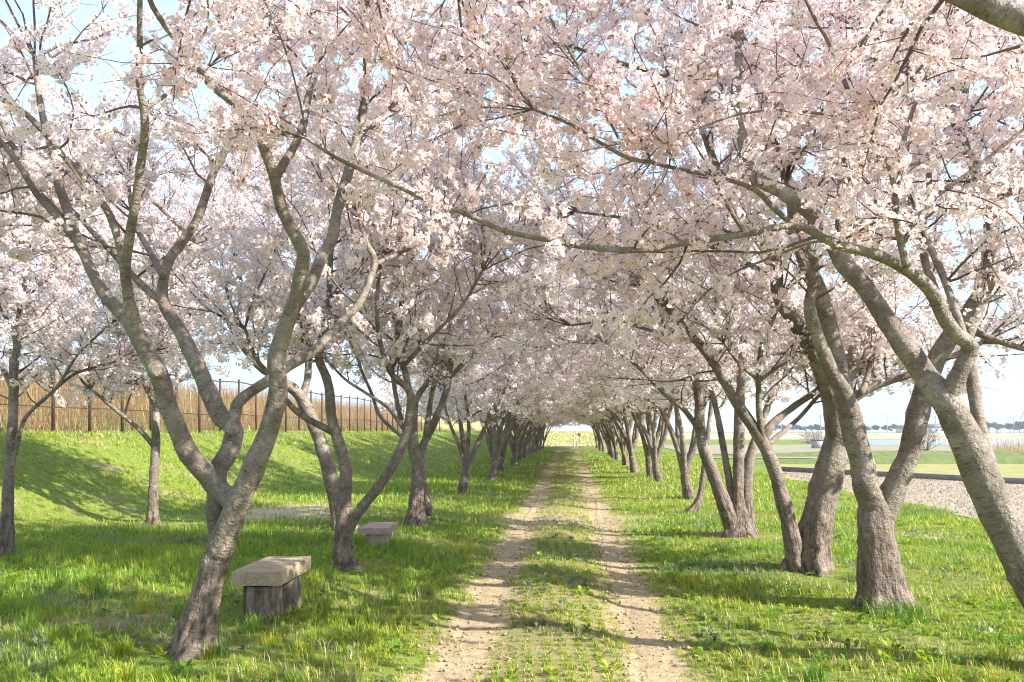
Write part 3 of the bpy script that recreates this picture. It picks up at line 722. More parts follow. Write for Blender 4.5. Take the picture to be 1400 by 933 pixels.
# ---- trees beside the camera whose limbs and blossom hang into the top of the picture
E = [(np.array([(3.3, 1.5, -.12), (3.25, 1.6, .5), (3.1, 1.9, 1.3), (2.9, 2.2, 2.0), (2.55, 2.6, 2.6)]), np.array([.17, .15, .12, .09, .075])),
     (np.vstack([(2.6, 2.55, 2.55), (2.3, 2.85, 2.85), P(1412, 34, 3.0), P(1360, 14, 3.05), P(1300, -14, 3.1), P(1220, -60, 3.3), P(1100, -150, 3.6)]), np.array([.06, .055, .05, .048, .045, .04, .03])),
     (np.array([(2.95, 2.15, 1.95), (3.1, 1.7, 2.8), (2.7, 1.2, 3.8), (2.3, .8, 4.6)]), np.array([.07, .055, .04, .02])),
     (np.array([(2.6, 2.5, 2.5), (3.2, 3.0, 3.4), (3.6, 3.3, 4.3), (3.4, 3.6, 5.0)]), np.array([.06, .045, .03, .015])),
     (np.array([(2.8, 1.25, 3.6), (1.9, 1.9, 4.1), (1.2, 2.8, 4.4), (.4, 3.6, 4.5)]), np.array([.035, .028, .02, .012]))]
TREES.append(build_tree(E, 'cherry tree whose thick limb crosses above all the others, trunk beside the viewer', zmin=2.6, dens=.75, bloom=.9))
G_ = [(np.array([(-2.7, 1.2, -.12), (-2.65, 1.2, .6), (-2.5, 1.3, 1.4), (-2.4, 1.5, 2.1)]), np.array([.15, .13, .11, .09])),
      (np.array([(-2.45, 1.4, 2.0), (-1.9, 2.2, 3.0), (-1.3, 3.0, 3.8), (-.8, 3.7, 4.0), (-.3, 4.4, 3.95)]), np.array([.07, .05, .035, .02, .012])),
      (np.array([(-2.4, 1.5, 2.0), (-2.8, 1.6, 3.1), (-2.9, 2.0, 4.2), (-2.6, 2.6, 5.0)]), np.array([.06, .045, .03, .015])),
      (np.array([(-1.9, 2.2, 3.0), (-1.9, 3.0, 3.9), (-1.5, 3.8, 4.5)]), np.array([.04, .025, .012])),
      (np.array([(-2.4, 1.4, 2.0), (-1.8, .6, 3.2), (-1.2, .1, 4.2)]), np.array([.06, .04, .015]))]
TREES.append(build_tree(G_, 'cherry tree beside the viewer on the bench side, blossom hanging into the sky gap', zmin=2.9, dens=1.0, bloom=.95))

# ---- procedural trees for the far rows
def far_limbs(seed, lean, h=5.2):
    r = np.random.default_rng(seed); out = []
    t0 = np.array([0, 0, -.12]); fork = r.uniform(.35, .8); rb = r.uniform(.09, .12)
    top = np.array([lean * .15, r.normal(0, .06), fork])
    out.append((np.array([t0, (t0 + top) / 2 + r.normal(0, .02, 3), top]), np.array([rb * 1.05, rb, rb * .95])))
    n = r.integers(4, 6); a0 = r.uniform(0, 6.28)
    for k in range(n):
        a = a0 + k * 6.28 / n + r.normal(0, .25); d = np.array([math.cos(a) + lean * .15, math.sin(a), 0]) * r.uniform(.75, 1.05)
        zs = [fork - .1, 1.3, 2.1, 3.0, 4.0, h * r.uniform(.85, 1.05)]; rr = [.02, .25, .55, .95, 1.4, 1.75]
        pts = np.array([top * np.array([1, 1, 0]) + d * q + r.normal(0, .07, 3) * min(1, q * 2) + np.array([0, 0, z]) for q, z in zip(rr, zs)])
        r0 = rb * r.uniform(.55, .75)
        out.append((pts, np.array([r0, r0 * .9, r0 * .7, r0 * .5, r0 * .33, .014])))
        for j in range(3):
            s = pts[2 + j % 3] ; b = a + r.choice([-1, 1]) * r.uniform(.5, 1.1); e = np.array([math.cos(b), math.sin(b), r.uniform(.1, .7)])
            L_ = r.uniform(1.1, 1.9)
            q = np.array([s, s + e * L_ * .35 + r.normal(0, .05, 3), s + e * L_ * .7 + r.normal(0, .08, 3), s + e * L_ + np.array([0, 0, -.05])])
            out.append((q, np.array([r0 * .4, r0 * .3, .016, .01])))
    return out
def copy_tree(src, loc, rz, s, label, group):
    o = src.copy(); COL.objects.link(o); o.location = loc; o.rotation_euler = (0, 0, rz); o.scale = (s, s, s * 1.0); o['label'] = label; o['group'] = group
    for ch in src.children:
        c = ch.copy(); COL.objects.link(c); c.parent = o
    return o
NP = 4
protos = [build_tree(far_limbs(40 + k, 1.0), 'x', near=False, zmin=1.9, dens=1.1, bloom=.6, spread=1.35, world=False, rmax=.07, loc=(0, 0, 0), pink=.05 * (k % 3)) for k in range(NP)]
spots = []
for side, u0, yl in ((1, 2.65, [18.2, 23.7, 26.4] + list(np.arange(29.5, 78, 3.1))), (-1, -2.55, [19.4, 24.5, 27.4] + list(np.arange(30.5, 76, 3.3)))):
    for i, y in enumerate(yl):
        spots.append((side, u0 + float(rng.normal(0, .12)) + (.0 if side > 0 else 0), y, i))
used = set()
for side, u, y, i in spots:
    k = int(rng.integers(0, NP)); x = u + SL * y; z = float(gz(x, y))
    lab = ('cherry tree in the receding row between the path and the open fields', 'receding cherry row on the field side') if side > 0 else ('cherry tree in the receding row between the path and the grassy bank', 'receding cherry row on the bank side')
    if i < 2:
        lab = ((('cherry tree standing just beyond the thin leaning sapling', 'second cherry tree beyond the thin leaning sapling') if side > 0 else ('cherry tree next beyond the upright one with a side stem', 'second cherry tree beyond the upright one with a side stem'))[i], lab[1])
    rz = (math.pi if side > 0 else 0) + float(rng.normal(0, .5)); s = float(rng.uniform(.92, 1.1)) if side > 0 else float(rng.uniform(.85, 1.0))
    if k in used:
        copy_tree(protos[k], (x, y, z), rz, s, *lab)
    else:
        used.add(k); o = protos[k]; o.location = (x, y, z); o.rotation_euler = (0, 0, rz); o.scale = (s, s, s); o['label'], o['group'] = lab
print('STAT trees', STAT)


# sapling leaning in front of the right row
sp = [px_limb([(942, 703), (954, 687), (961, 655), (966, 610), (972, 560), (975, 520)], 15.1, 15.3, 10, 6, True),
      px_limb([(966, 610), (955, 570), (948, 530), (935, 480)], 15.2, 15.4, 6, 4)]
build_tree(sp, 'thin leaning cherry sapling with curved foot in front of the field-side row', zmin=2.3, dens=2.5, bloom=.9, spread=1.3)
print('STAT all trees', STAT)

# ------------------------------------------------------------------ benches
def rough_box(size, res, amp, seed):
    sx, sy, sz = size; V, Fc = [], []
    def face(o, a, b, na, nb):
        n0 = sum(len(q) for q in V)
        i, j = np.meshgrid(np.linspace(0, 1, na + 1), np.linspace(0, 1, nb + 1), indexing='ij')
        V.append((np.array(o) + i[..., None] * np.array(a) + j[..., None] * np.array(b)).reshape(-1, 3))
        k = np.arange((na + 1) * (nb + 1)).reshape(na + 1, nb + 1) + n0
        Fc.append(np.stack([k[:-1, :-1], k[1:, :-1], k[1:, 1:], k[:-1, 1:]], -1).reshape(-1, 4))
    nx, ny, nz = (max(2, int(q / res)) for q in size)
    x, y, z = sx / 2, sy / 2, sz / 2
    face((-x, -y, z), (sx, 0, 0), (0, sy, 0), nx, ny); face((-x, y, -z), (sx, 0, 0), (0, -sy, 0), nx, ny)
    face((-x, -y, -z), (sx, 0, 0), (0, 0, sz), nx, nz); face((x, y, -z), (-sx, 0, 0), (0, 0, sz), nx, nz)
    face((x, -y, -z), (0, sy, 0), (0, 0, sz), ny, nz); face((-x, y, -z), (0, -sy, 0), (0, 0, sz), ny, nz)
    v = np.concatenate(V); f = np.concatenate(Fc)
    e = np.abs(v) / np.array([x, y, z])            # worn edges: pull corners in
    near_edge = np.sort(e, 1)[:, 1]
    v = v * (1 - .05 * np.clip(near_edge - .86, 0, 1)[:, None] / .14 * np.array([.35, .2, 1.6]))
    v = v + amp * .5 * np.stack([wob(v + seed, 9), wob(v + seed + 3, 9), wob(v + seed + 7, 7)], 1) + amp * .4 * np.stack([wob(v + seed, 30), wob(v + seed + 3, 30), wob(v + seed + 7, 30)], 1)
    return v, f
def stone_mat(name, a, b, lichen, moss):
    m, t, o = newmat(name); v = nn(t, 'ShaderNodeTexCoord').outputs['Object']
    n1 = noise(t, v, 7, 6, .65); n2 = noise(t, v, 26, 5, .65); n3 = noise(t, v, 120, 3, .6)
    c = ramp(t, n1, (.3, a), (.68, b))
    c = mixc(t, ramp(t, n2, (.52, g(0)), (.66, g(.65))), c, lichen)
    c = mixc(t, ramp(t, n3, (.35, g(.45)), (.55, g(0))), c, (.08, .065, .05))
    c = mixc(t, ramp(t, noise(t, v, 4.2, 5), (.58, g(0)), (.7, g(.5))), c, moss)
    principled(t, o, c, .9, bump(t, mth(t, 'ADD', mth(t, 'ADD', n1, n2), mth(t, 'MULTIPLY', n3, .5)), .8, .015), .2)
    return m
SEAT1 = stone_mat('bench_stone', (.36, .285, .21), (.56, .46, .33), (.60, .48, .30), (.27, .23, .14))
SEAT2 = stone_mat('pinkish_stone', (.40, .28, .23), (.54, .40, .34), (.60, .50, .44), (.30, .22, .18))
m, t, o = newmat('imitation_log')
v = nn(t, 'ShaderNodeTexCoord').outputs['Object']; mp = nn(t, 'ShaderNodeMapping'); mp.inputs['Scale'].default_value = (22, 22, 5); t.links.new(v, mp.inputs[0])
n1 = noise(t, mp.outputs[0], 1.0, 5, .65); n2 = noise(t, v, 50, 4)
c = ramp(t, n1, (.32, (.07, .055, .045)), (.5, (.19, .15, .125)), (.7, (.32, .27, .23)))
principled(t, o, c, .92, bump(t, mth(t, 'ADD', n1, mth(t, 'MULTIPLY', n2, .3)), 1.0, .03), .2); LOG = m
def bench(x, y, top, wid, length, thick, legs, rz, seatm, legm, label, lr, sink=.1):
    z0 = float(gz(x, y)); root = empty('stone_bench', (x, y, z0)); root.rotation_euler = (0, 0, rz); tag(root, label, 'bench')
    cut = [(-length / 2, length * .13), (length * .13 + .004, length / 2)]
    for k, (a, b) in enumerate(cut):
        v, f = rough_box((wid * (1 - .015 * k), b - a, thick), .03, .004, x + k * 3)
        o = add('seat_slab', mesh('seat_slab', v + np.array([0, (a + b) / 2, top - thick / 2 - .004 * k]), f), seatm, root)
    for ly in legs:
        zz = np.arange(-sink, top - thick + .012, .025)
        pts = np.stack([zz * 0, zz * 0 + ly, zz], 1); rad = lr * (1.06 - .1 * (zz + sink) / (top + sink))
        V, f, uv = tube(pts, rad, 36, rough=.03, seed=ly * 5 + x)
        th = np.arctan2(V[:, 1] - ly, V[:, 0]); rr = 1 + .035 * np.sin(th * 13 + 2 * np.sin(V[:, 2] * 9)) + .02 * np.sin(th * 23 + 3 * V[:, 2] * 6)
        V[:, 0] *= rr; V[:, 1] = ly + (V[:, 1] - ly) * rr
        add('leg', mesh('leg', V, f, smooth=True), legm, root)
    return root
bench(-1.955, 6.60, .40, .385, .82, .115, (-.24, .22), -SL + .02, SEAT1, LOG, 'mossy stone bench on two log-like legs beside the large leaning tree', .148)
bench(-1.73, 10.45, .25, .385, .74, .085, (-.2, .2), -SL + .03, SEAT2, SEAT2, 'low pinkish stone bench sunk in grass behind the slim two-stemmed tree', .125)

# ------------------------------------------------------------------ fence on the embankment
FM = simple('fence_paint', (.045, .03, .025), (.09, .065, .05), 20, .6, .1, .002)
fy = np.arange(5.0, 62, 1.38); fu = bank_top(fy) - .1; fx = fu + SL * fy; fz = gz(fx, fy)
fr_ = empty('wire_fence', (float(fx[0]), float(fy[0]), float(fz[0]))); tag(fr_, 'long dark brown metal fence with slim posts along the top of the bank', 'fence')
org = np.array(fr_.location)
pm = boxmesh('post', [box((0, 0, .85), (.055, .055, 1.9))]); cm = boxmesh('post_cap', [box((0, 0, 1.815), (.066, .066, .03))])
for x, y, z in zip(fx, fy, fz):
    p = add('post', pm, FM, fr_); p.location = Vector((float(x), float(y), float(z))) - Vector(org)
    c = add('cap', cm, FM, p)
for hh, rr in ((1.74, .022), (.62, .016)):
    for k in range(len(fx) - 1):
        a = np.array([fx[k], fy[k], fz[k] + hh]); b = np.array([fx[k + 1], fy[k + 1], fz[k + 1] + hh])
        V, f, uv = tube(np.array([a, (a + b) / 2, b]), np.full(3, rr), 6, rough=0)
        add('rail', mesh('rail', V - org, f), FM, fr_)
wires = []
for hh in np.arange(.12, 1.74, .15):
    Pt = np.stack([fx, fy, fz + hh], 1); wires.append(Pt)
V, f, uv = tubes_many(np.array(wires), np.full(len(wires), .0022), np.full(len(wires), .0022), 3)
wm = add('wire', mesh('wire', V - org, f), FM, fr_); wm['kind'] = 'stuff'

# ------------------------------------------------------------------ grass, weeds, reeds, stubble
def blades(pos, h, w, lean, col, lod):
    """pos (N,3) roots; lod 1: three-triangle bent blade, 0: single triangle"""
    V, Lo, To, C, n0 = [], [], [], [], 0
    for L in (1, 0):
        m = lod == L
        if not m.any():
            continue
        p, hh, ww, ll_, c = pos[m], h[m], w[m], lean[m], col[m]; N = len(p)
        a = rng.uniform(0, 6.283, N); d = np.stack([np.cos(a), np.sin(a), a * 0], 1); q = np.stack([-np.sin(a), np.cos(a), a * 0], 1)
        up = np.array([0, 0, 1.])
        tip = p + d * (ll_ * hh)[:, None] + up * (hh * np.sqrt(np.clip(1 - .5 * ll_ ** 2, .2, 1)))[:, None]
        if L == 1:
            mid = p + d * (ll_ * hh * .32)[:, None] + up * (hh * .58)[:, None]
            v = np.stack([p - q * ww[:, None] / 2, p + q * ww[:, None] / 2, mid + q * ww[:, None] * .42, mid - q * ww[:, None] * .42, tip], 1)
            face = [(0, 1, 2, 3), (3, 2, 4)]
        else:
            v = np.stack([p - q * ww[:, None] / 2, p + q * ww[:, None] / 2, tip], 1); face = [(0, 1, 2)]
        K = v.shape[1]; V.append(v.reshape(-1, 3)); C.append(np.repeat(c[:, None], K, 1).reshape(-1, 3))
        one = np.concatenate([np.array(x) for x in face]); tot = np.array([len(x) for x in face])
        Lo.append((one[None] + (np.arange(N) * K)[:, None] + n0).ravel()); To.append(np.tile(tot, N)); n0 += N * K
        STAT['grass'] = STAT.get('grass', 0) + int(N * (tot - 2).sum())
    return np.concatenate(V), np.concatenate(Lo), np.concatenate(To), np.concatenate(C)
def track_cover(u, x, y):
    """1 where grass grows, falling to 0 in the wheel tracks and bare patches"""
    q = np.stack([x, y], -1)
    jit = .10 * wob(q, 2.3) + .05 * wob(q, 7)
    t1 = sstep(.10, .36, np.abs(u + .75) + jit); t2 = sstep(.10, .36, np.abs(u - .58) + jit)
    c = np.minimum(t1, t2)
    bare = sstep(.34, .70, wob(q + 31, .8) + .25 * wob(q, 3.1)) * .85
    bare = np.maximum(bare, sstep(1.25, .35, np.hypot((x + 4.1) / 1.5, (y - 15.2) / 2.0) + .35 * wob(q, 1.7)) * .97)      # worn patch beyond the benches
    bare = np.maximum(bare, sstep(1.2, .4, np.hypot((x - 4.4) / 1.0, (y - 5.3) / .5) + .3 * wob(q, 1.5)) * .85)
    bare = np.maximum(bare, sstep(1.2, .4, np.hypot((x + 3.6) / .9, (y - 6.3) / .35) + .3 * wob(q, 1.5)) * .85)
    bare = np.maximum(bare, sstep(1.2, .3, np.hypot((u + .2) / 1.7, (y - 14.3) / 1.7) + .3 * wob(q, 1.5)) * .8)
    return c * (1 - bare * np.where(np.abs(u + .08) < .6, .55, 1))
PAL = np.array([(.36, .44, .035), (.23, .40, .03), (.13, .29, .025), (.48, .48, .05), (.22, .29, .13), (.45, .39, .19)])
BASES = [tuple(o.location[:2]) for o in TREES]
def grass_zone(y0, y1, per, size, lod, wmul, ulo=-12.3, uhi=7.3):
    n = int(per * (y1 - y0) * (1.56 * (y0 + y1) / 2 + 2))
    y = rng.uniform(y0, y1, n * 2); keep = rng.uniform(0, 1, n * 2) < (1.56 * y + 2) / (1.56 * y1 + 2); y = y[keep][:n]
    x = rng.uniform(-1, 1, len(y)) * (.78 * y + 1); u = x - SL * y
    # gather into tufts
    tc_ = np.round(np.stack([x, y], 1) / .12); jx = np.sin(tc_[:, 0] * 12.9898 + tc_[:, 1] * 78.233) * 43758.5453; jx -= np.floor(jx)
    x = x + (tc_[:, 0] * .12 + (jx - .5) * .1 - x) * .45; y = y + (tc_[:, 1] * .12 + (jx - .5) * .1 - y) * .45
    u = x - SL * y; q = np.stack([x, y], -1)
    field = 6.75 + .018 * y + .25 * np.sin(y * .9)
    k = (u > ulo) & (u < np.minimum(uhi, field + .25 * wob(q, 3))) & (rng.uniform(0, 1, len(x)) < .10 + .9 * track_cover(u, x, y)) & (track_cover(u, x, y) > .04)
    x, y, u, q, jx = x[k], y[k], u[k], q[k], jx[k]; n = len(x)
    mid = (np.abs(u + .08) < 1.15)
    hh = np.where(mid, .04, np.where(u < -1.2, .085, .068)) * (1 + .55 * wob(q + 9, 1.1)) * np.where(jx > .86, 1.55, 1.0) * rng.uniform(.55, 1.25, n)
    for bx, by in BASES:
        hh = hh * (1 - .62 * sstep(.75, .3, np.hypot(x - bx, y - by + .12)))
    bank = bank_foot(y) - u; hh = np.where(bank > .2, hh * .75, hh); hh = np.clip(hh, .018, .26) * size
    hue = wob(q + 50, .75) * .6 + wob(q, 2.8) * .45 + rng.normal(0, .45, n)
    ci = np.where(hue > .75, 3, np.where(hue > .0, 0, np.where(hue > -.75, 1, 2)))
    ci = np.where((u < -1.5) & (bank < 0) & (ci == 3), 1, ci)
    ci = np.where((wob(q + 80, 1.6) > .62) & (rng.uniform(0, 1, n) < .7), 4, ci)
    dryp = np.where(bank > .3, .08 + .3 * sstep(.1, .8, wob(q + 17, .55)), np.where(u < -1.3, .04, .07)) + .30 * sstep(.1, .6, wob(q + 31, .8)) + .30 * sstep(.7, -.2, u - bank_top(y)) + .1 * mid
    ci = np.where(rng.uniform(0, 1, n) < dryp, 5, ci)
    col = PAL[ci] * rng.uniform(.75, 1.2, (n, 1))
    col = np.where((bank > .3)[:, None], col * .55 + np.array([.32, .36, .06]) * .45, col)
    z = gz(x, y) - .006
    w = rng.uniform(.0045, .008, n) * wmul
    return blades(np.stack([x, y, z], 1), hh, w, rng.uniform(.15, .9, n), col, np.full(n, lod))
zones = [grass_zone(3.8, 9, 2600, .9, 0, 1.2, -1.5, 1.25), grass_zone(3.6, 6.6, 2600, .9, 1, 1.0), grass_zone(6.6, 11, 1500, 1.05, 0, 1.7), grass_zone(11, 17, 620, 1.1, 0, 2.6), grass_zone(17, 28, 210, 1.15, 0, 4.5), grass_zone(28, 60, 45, 1.3, 0, 9)]
def cat(zs):
    V, Lo, To, C, n0 = [], [], [], [], 0
    for v, l, t_, c in zs:
        V.append(v); Lo.append(l + n0); To.append(t_); C.append(c); n0 += len(v)
    return np.concatenate(V), np.concatenate(Lo), np.concatenate(To), np.concatenate(C)
V, Lo, To, Cc = cat(zones)
tag(add('grass', mesh('grass', V, loops=Lo, totals=To, col=Cc), GRASS), 'fresh green spring grass over the meadow and the bank', 'grass', kind='stuff')
# tall tufts, one of them at the foot of the stout tree
def tuft(x, y, n, h, r, col):
    a = rng.uniform(0, 6.28, n); rr = r * np.sqrt(rng.uniform(0, 1, n)); px, py = x + rr * np.cos(a), y + rr * np.sin(a)
    return blades(np.stack([px, py, gz(px, py) - .01], 1), rng.uniform(.5, 1.1, n) * h, rng.uniform(.004, .007, n), rng.uniform(.2, .95, n), np.array(col) * rng.uniform(.8, 1.2, (n, 1)), np.ones(n, int))
tl = [tuft(*P(1222, 838, 6.55)[:2], 240, .20, .24, (.15, .29, .03)), tuft(*P(1255, 830, 6.7)[:2], 120, .13, .22, (.17, .30, .03))]
for k in range(90):
    y = float(rng.uniform(4.6, 10)); x = float(rng.uniform(-.7, .72) * y); u = x - SL * y
    if -1.5 < u < 1.2 or u > 6.4:
        continue
    tl.append(tuft(x, y, 70, float(rng.uniform(.11, .2)) * (1 if u < 0 else .85), .07, PAL[rng.integers(0, 4)]))
V, Lo, To, Cc = cat(tl)
tag(add('grass_tufts', mesh('grass_tufts', V, loops=Lo, totals=To, col=Cc), GRASS), 'taller dark green grass tufts round the tree bases', 'grass', kind='stuff')
# broad-leaved weeds
V, Lo, To, Cc, n0 = [], [], [], [], 0
for k in range(800):
    y = float(rng.uniform(4.4, 13)); x = float(rng.uniform(-.7, .72) * y); u = x - SL * y
    if min(abs(u + .75), abs(u - .58)) < .32 or u > 6.6 or u < -7:
        continue
    if u < -1.2 and rng.uniform() < .5:
        continue
    grey = wob(np.array([x, y]) + 80, 1.6) > .2
    nl = int(rng.integers(6, 14)); c0 = np.array([.19, .26, .13]) if grey else PAL[rng.integers(0, 3)]
    zb = float(gz(x, y))
    for j in range(nl):
        a = rng.uniform(0, 6.28); L_ = rng.uniform(.03, .085); el = rng.uniform(.25, 1.1); w_ = L_ * rng.uniform(.16, .26)
        d = np.array([math.cos(a) * math.cos(el), math.sin(a) * math.cos(el), math.sin(el)]); q = np.array([-math.sin(a), math.cos(a), 0])
        b0 = np.array([x, y, zb + rng.uniform(0, .03)]) + d * .01 + rng.normal(0, .02, 3) * np.array([1, 1, 0])
        V.append(np.array([b0, b0 + d * L_ * .55 + q * w_ + np.array([0, 0, .004]), b0 + d * L_ - np.array([0, 0, L_ * .15]), b0 + d * L_ * .55 - q * w_ + np.array([0, 0, .004])]))
        Lo.extend(range(n0, n0 + 4)); To.append(4); n0 += 4; Cc.append(np.repeat((c0 * rng.uniform(.8, 1.25))[None], 4, 0))
tag(add('weeds', mesh('weeds', np.concatenate(V), loops=np.array(Lo), totals=np.array(To), col=np.concatenate(Cc)), GRASS), 'low broad-leaved weeds scattered in the grass', 'weeds', kind='stuff')
n = 5200; y = rng.uniform(4.2, 16, n); x = rng.normal(0, 1.1, n) + SL * y - .08; a = rng.uniform(0, 6.28, n); L_ = rng.uniform(.02, .09, n); d = np.stack([np.cos(a) * L_, np.sin(a) * L_, rng.normal(0, .004, n)], 1); w_ = np.stack([-np.sin(a), np.cos(a), 0 * a], 1) * rng.uniform(.0015, .004, (n, 1))
p = np.stack([x, y, gz(x, y) + .016], 1)
V = np.stack([p - w_, p + d - w_ * .5, p + d + w_ * .5, p + w_], 1).reshape(-1, 3)
tag(add('straw_litter', mesh('straw_litter', V, np.arange(n * 4).reshape(-1, 4), col=np.repeat(np.array([(.50, .41, .24), (.36, .27, .16), (.58, .50, .33)])[rng.integers(0, 3, n)], 4, 0)), GRASS), 'dry straw and bits of twig strewn along the path', 'litter', kind='stuff')
n = 2600; y = rng.uniform(4.2, 15, n); x = np.where(rng.uniform(0, 1, n) < .5, -.75, .58) + rng.normal(0, .17, n) + SL * y; sz_ = rng.uniform(.004, .016, n) * rng.choice([.6, 1, 1.5], n)
oc = np.array([(1, 0, 0), (-1, 0, 0), (0, 1, 0), (0, -1, 0), (0, 0, .7), (0, 0, -.7)]); of = np.array([(0, 2, 4), (2, 1, 4), (1, 3, 4), (3, 0, 4), (2, 0, 5), (1, 2, 5), (3, 1, 5), (0, 3, 5)])
V = (np.stack([x, y, gz(x, y) + .012], 1)[:, None] + sz_[:, None, None] * oc[None] * rng.uniform(.6, 1.3, (n, 6, 1))).reshape(-1, 3); Fc = (of[None] + (np.arange(n) * 6)[:, None, None]).reshape(-1, 3)
tag(add('clods', mesh('clods', V, Fc), DIRT), 'small clods and pebbles lying in the wheel tracks', 'clods', kind='stuff')
# dry reeds behind the fence
n = 60000
y = 7 + 58 * rng.uniform(0, 1, n) ** 1.5; off = 5.1 + 6.5 * rng.uniform(0, 1, n) ** 1.4; u = bank_top(y) + 4.7 - off; x = u + SL * y; q = np.stack([x, y], -1)
hh = (.35 + .55 * sstep(5.2, 7.5, off)) * (1 + .4 * wob(q, .9) + .25 * wob(q + 4, 3.0)) * rng.uniform(.35, 1.3, n)
base_c = np.array([(.42, .25, .14), (.49, .35, .20), (.32, .19, .11), (.24, .27, .07)])
pg = .12 + .5 * sstep(7.2, 5.4, off) * sstep(-.3, .5, wob(q + 5, .6))
ci = np.where(rng.uniform(0, 1, n) < pg, 3, rng.integers(0, 3, n)); col = base_c[ci] * rng.uniform(.75, 1.2, (n, 1))
V, Lo, To, Cc = blades(np.stack([x, y, gz(x, y) - .02], 1), hh, rng.uniform(.012, .028, n), rng.uniform(.05, .85, n), col, np.zeros(n, int))
tag(add('dry_reeds', mesh('dry_reeds', V, loops=Lo, totals=To, col=Cc), GRASS), 'tall tan dry reeds covering the rise behind the fence', 'reeds', kind='stuff')
# stubble of the harvested field
n = 36000
y = rng.uniform(4, 30, n); x = rng.uniform(6.9, 17, n) + SL * y; ok = (x - SL * y > 6.9 + .018 * y) & ((x - 10.6) * 13.4 + (y - 30.6) * 8.0 < -4); x, y = x[ok], y[ok]; n = len(x)
V, Lo, To, Cc = blades(np.stack([x, y, np.full(n, .02)], 1), rng.uniform(.02, .07, n), rng.uniform(.02, .045, n), rng.uniform(.2, 1.3, n), np.array([.42, .345, .26]) * rng.uniform(.6, 1.25, (n, 1)), np.zeros(n, int))
tag(add('stubble', mesh('stubble', V, loops=Lo, totals=To, col=Cc), GRASS), 'pale dry stubble lying on the harvested field', 'stubble', kind='stuff')

# ------------------------------------------------------------------ the far end of the path
RAPE = simple('rape_ground', (.36, .34, .15), (.48, .45, .22), 1.5, bs=.5)
U, Yg = np.meshgrid(np.linspace(-14, 9, 24), np.linspace(80, 135, 24), indexing='ij'); X = U + SL * Yg
Z = .05 + 1.33 * sstep(81, 112, Yg) - .25 * sstep(79, 82, 83 - (Yg - 80)) * 0
i = np.arange(U.size).reshape(U.shape); f = np.stack([i[:-1, :-1], i[1:, :-1], i[1:, 1:], i[:-1, 1:]], -1).reshape(-1, 4)
tag(add('rapeseed_field', mesh('rapeseed_field', np.stack([X, Yg, Z], -1).reshape(-1, 3), f, smooth=True), RAPE), kind='structure')
n = 9000; u = rng.uniform(-13, 8, n); y = rng.uniform(81, 130, n); x = u + SL * y; z = .05 + 1.33 * sstep(81, 112, y)
V, Lo, To, Cc = blades(np.stack([x, y, z], 1), rng.uniform(.1, .3, n), rng.uniform(.1, .25, n), rng.uniform(.2, .8, n), np.array([(.50, .46, .16), (.42, .41, .17), (.54, .50, .26)])[rng.integers(0, 3, n)], np.zeros(n, int))
tag(add('rapeseed_flowers', mesh('rapeseed_flowers', V, loops=Lo, totals=To, col=Cc), GRASS), 'yellow flowering rapeseed on the slope where the path ends', 'flowers', kind='stuff')
WHITE = simple('white_paint', (.72, .72, .70), (.82, .82, .80), 8, .6, .05); RUST = simple('rusty_sign', (.22, .08, .05), (.34, .13, .08), 9, .7, .1)
def cyl(r, z0, z1, sides=10):
    return tube(np.array([(0, 0, z0), (0, 0, (z0 + z1) / 2), (0, 0, z1)]), np.full(3, r), sides, rough=0)[:2]
px_, py_ = 792, 612; Ys = 80.0; p0 = P(px_, py_, Ys)
sg = empty('sign_post', (p0[0], Ys, 0)); tag(sg, 'small round rust-red sign on a thin pole where the path ends', 'sign')
v, f = cyl(.045, -.2, 1.35); add('pole', mesh('pole', v, f, smooth=True), simple('grey_steel', (.25, .25, .24), (.36, .36, .35), 10, .5), sg)
th = np.linspace(0, 2 * np.pi, 20, endpoint=False); v = np.concatenate([np.stack([.17 * np.cos(th), np.full(20, s_), 1.25 + .17 * np.sin(th)], 1) for s_ in (-.075, -.05)])
fc = [tuple(range(20)), tuple(range(39, 19, -1))] + [(k, k + 20, (k + 1) % 20 + 20, (k + 1) % 20) for k in range(20)]
vv, ll, tt = join([(v, fc)]); add('sign_disc', mesh('sign_disc', vv, loops=ll, totals=tt), RUST, sg)
for k, (qx, hh) in enumerate(((785, .62), (788.5, .45))):
    b = P(qx, 612, 79.0); mkp = empty('marker_post', (b[0], 79.0, 0)); tag(mkp, ('taller' if k == 0 else 'shorter') + ' white marker post beside the round sign at the path end', 'post')
    v, f = cyl(.085, -.15, hh); add('post', mesh('post', v, f, smooth=True), WHITE, mkp)
    v, f = rough_box((.2, .2, .06), .05, .0, 1); add('cap', mesh('cap', v + np.array([0, 0, hh + .02]), f), WHITE, mkp)

# ------------------------------------------------------------------ far side of the fields
def leaf_blob(n, rx, rz, zc, s, cols, seed, flat=1.0):
    r = np.random.default_rng(seed); k = 7; cen = r.normal(0, .42, (k, 3)) * np.array([rx, rx, rz]); cen[:, 2] += zc
    ix = r.integers(0, k, n); d = r.normal(0, 1, (n, 3)); d /= np.linalg.norm(d, axis=1)[:, None]
    p = cen[ix] + d * (r.uniform(.3, 1, n) ** .5)[:, None] * np.array([rx, rx, rz]) * .55
    a = r.normal(0, 1, (n, 3)); a /= np.linalg.norm(a, axis=1)[:, None]; b = np.cross(a, d); b /= np.linalg.norm(b, axis=1)[:, None]
    V = np.stack([p - a * s, p + b * s, p + a * s, p - b * s], 1)
    c = np.array(cols)[r.integers(0, len(cols), n)] * r.uniform(.7, 1.25, (n, 1))
    return V.reshape(-1, 3), np.arange(n * 4).reshape(-1, 4), np.repeat(c[:, None], 4, 1).reshape(-1, 3)
PINE = [(.045, .075, .05), (.06, .10, .06), (.035, .06, .045)]
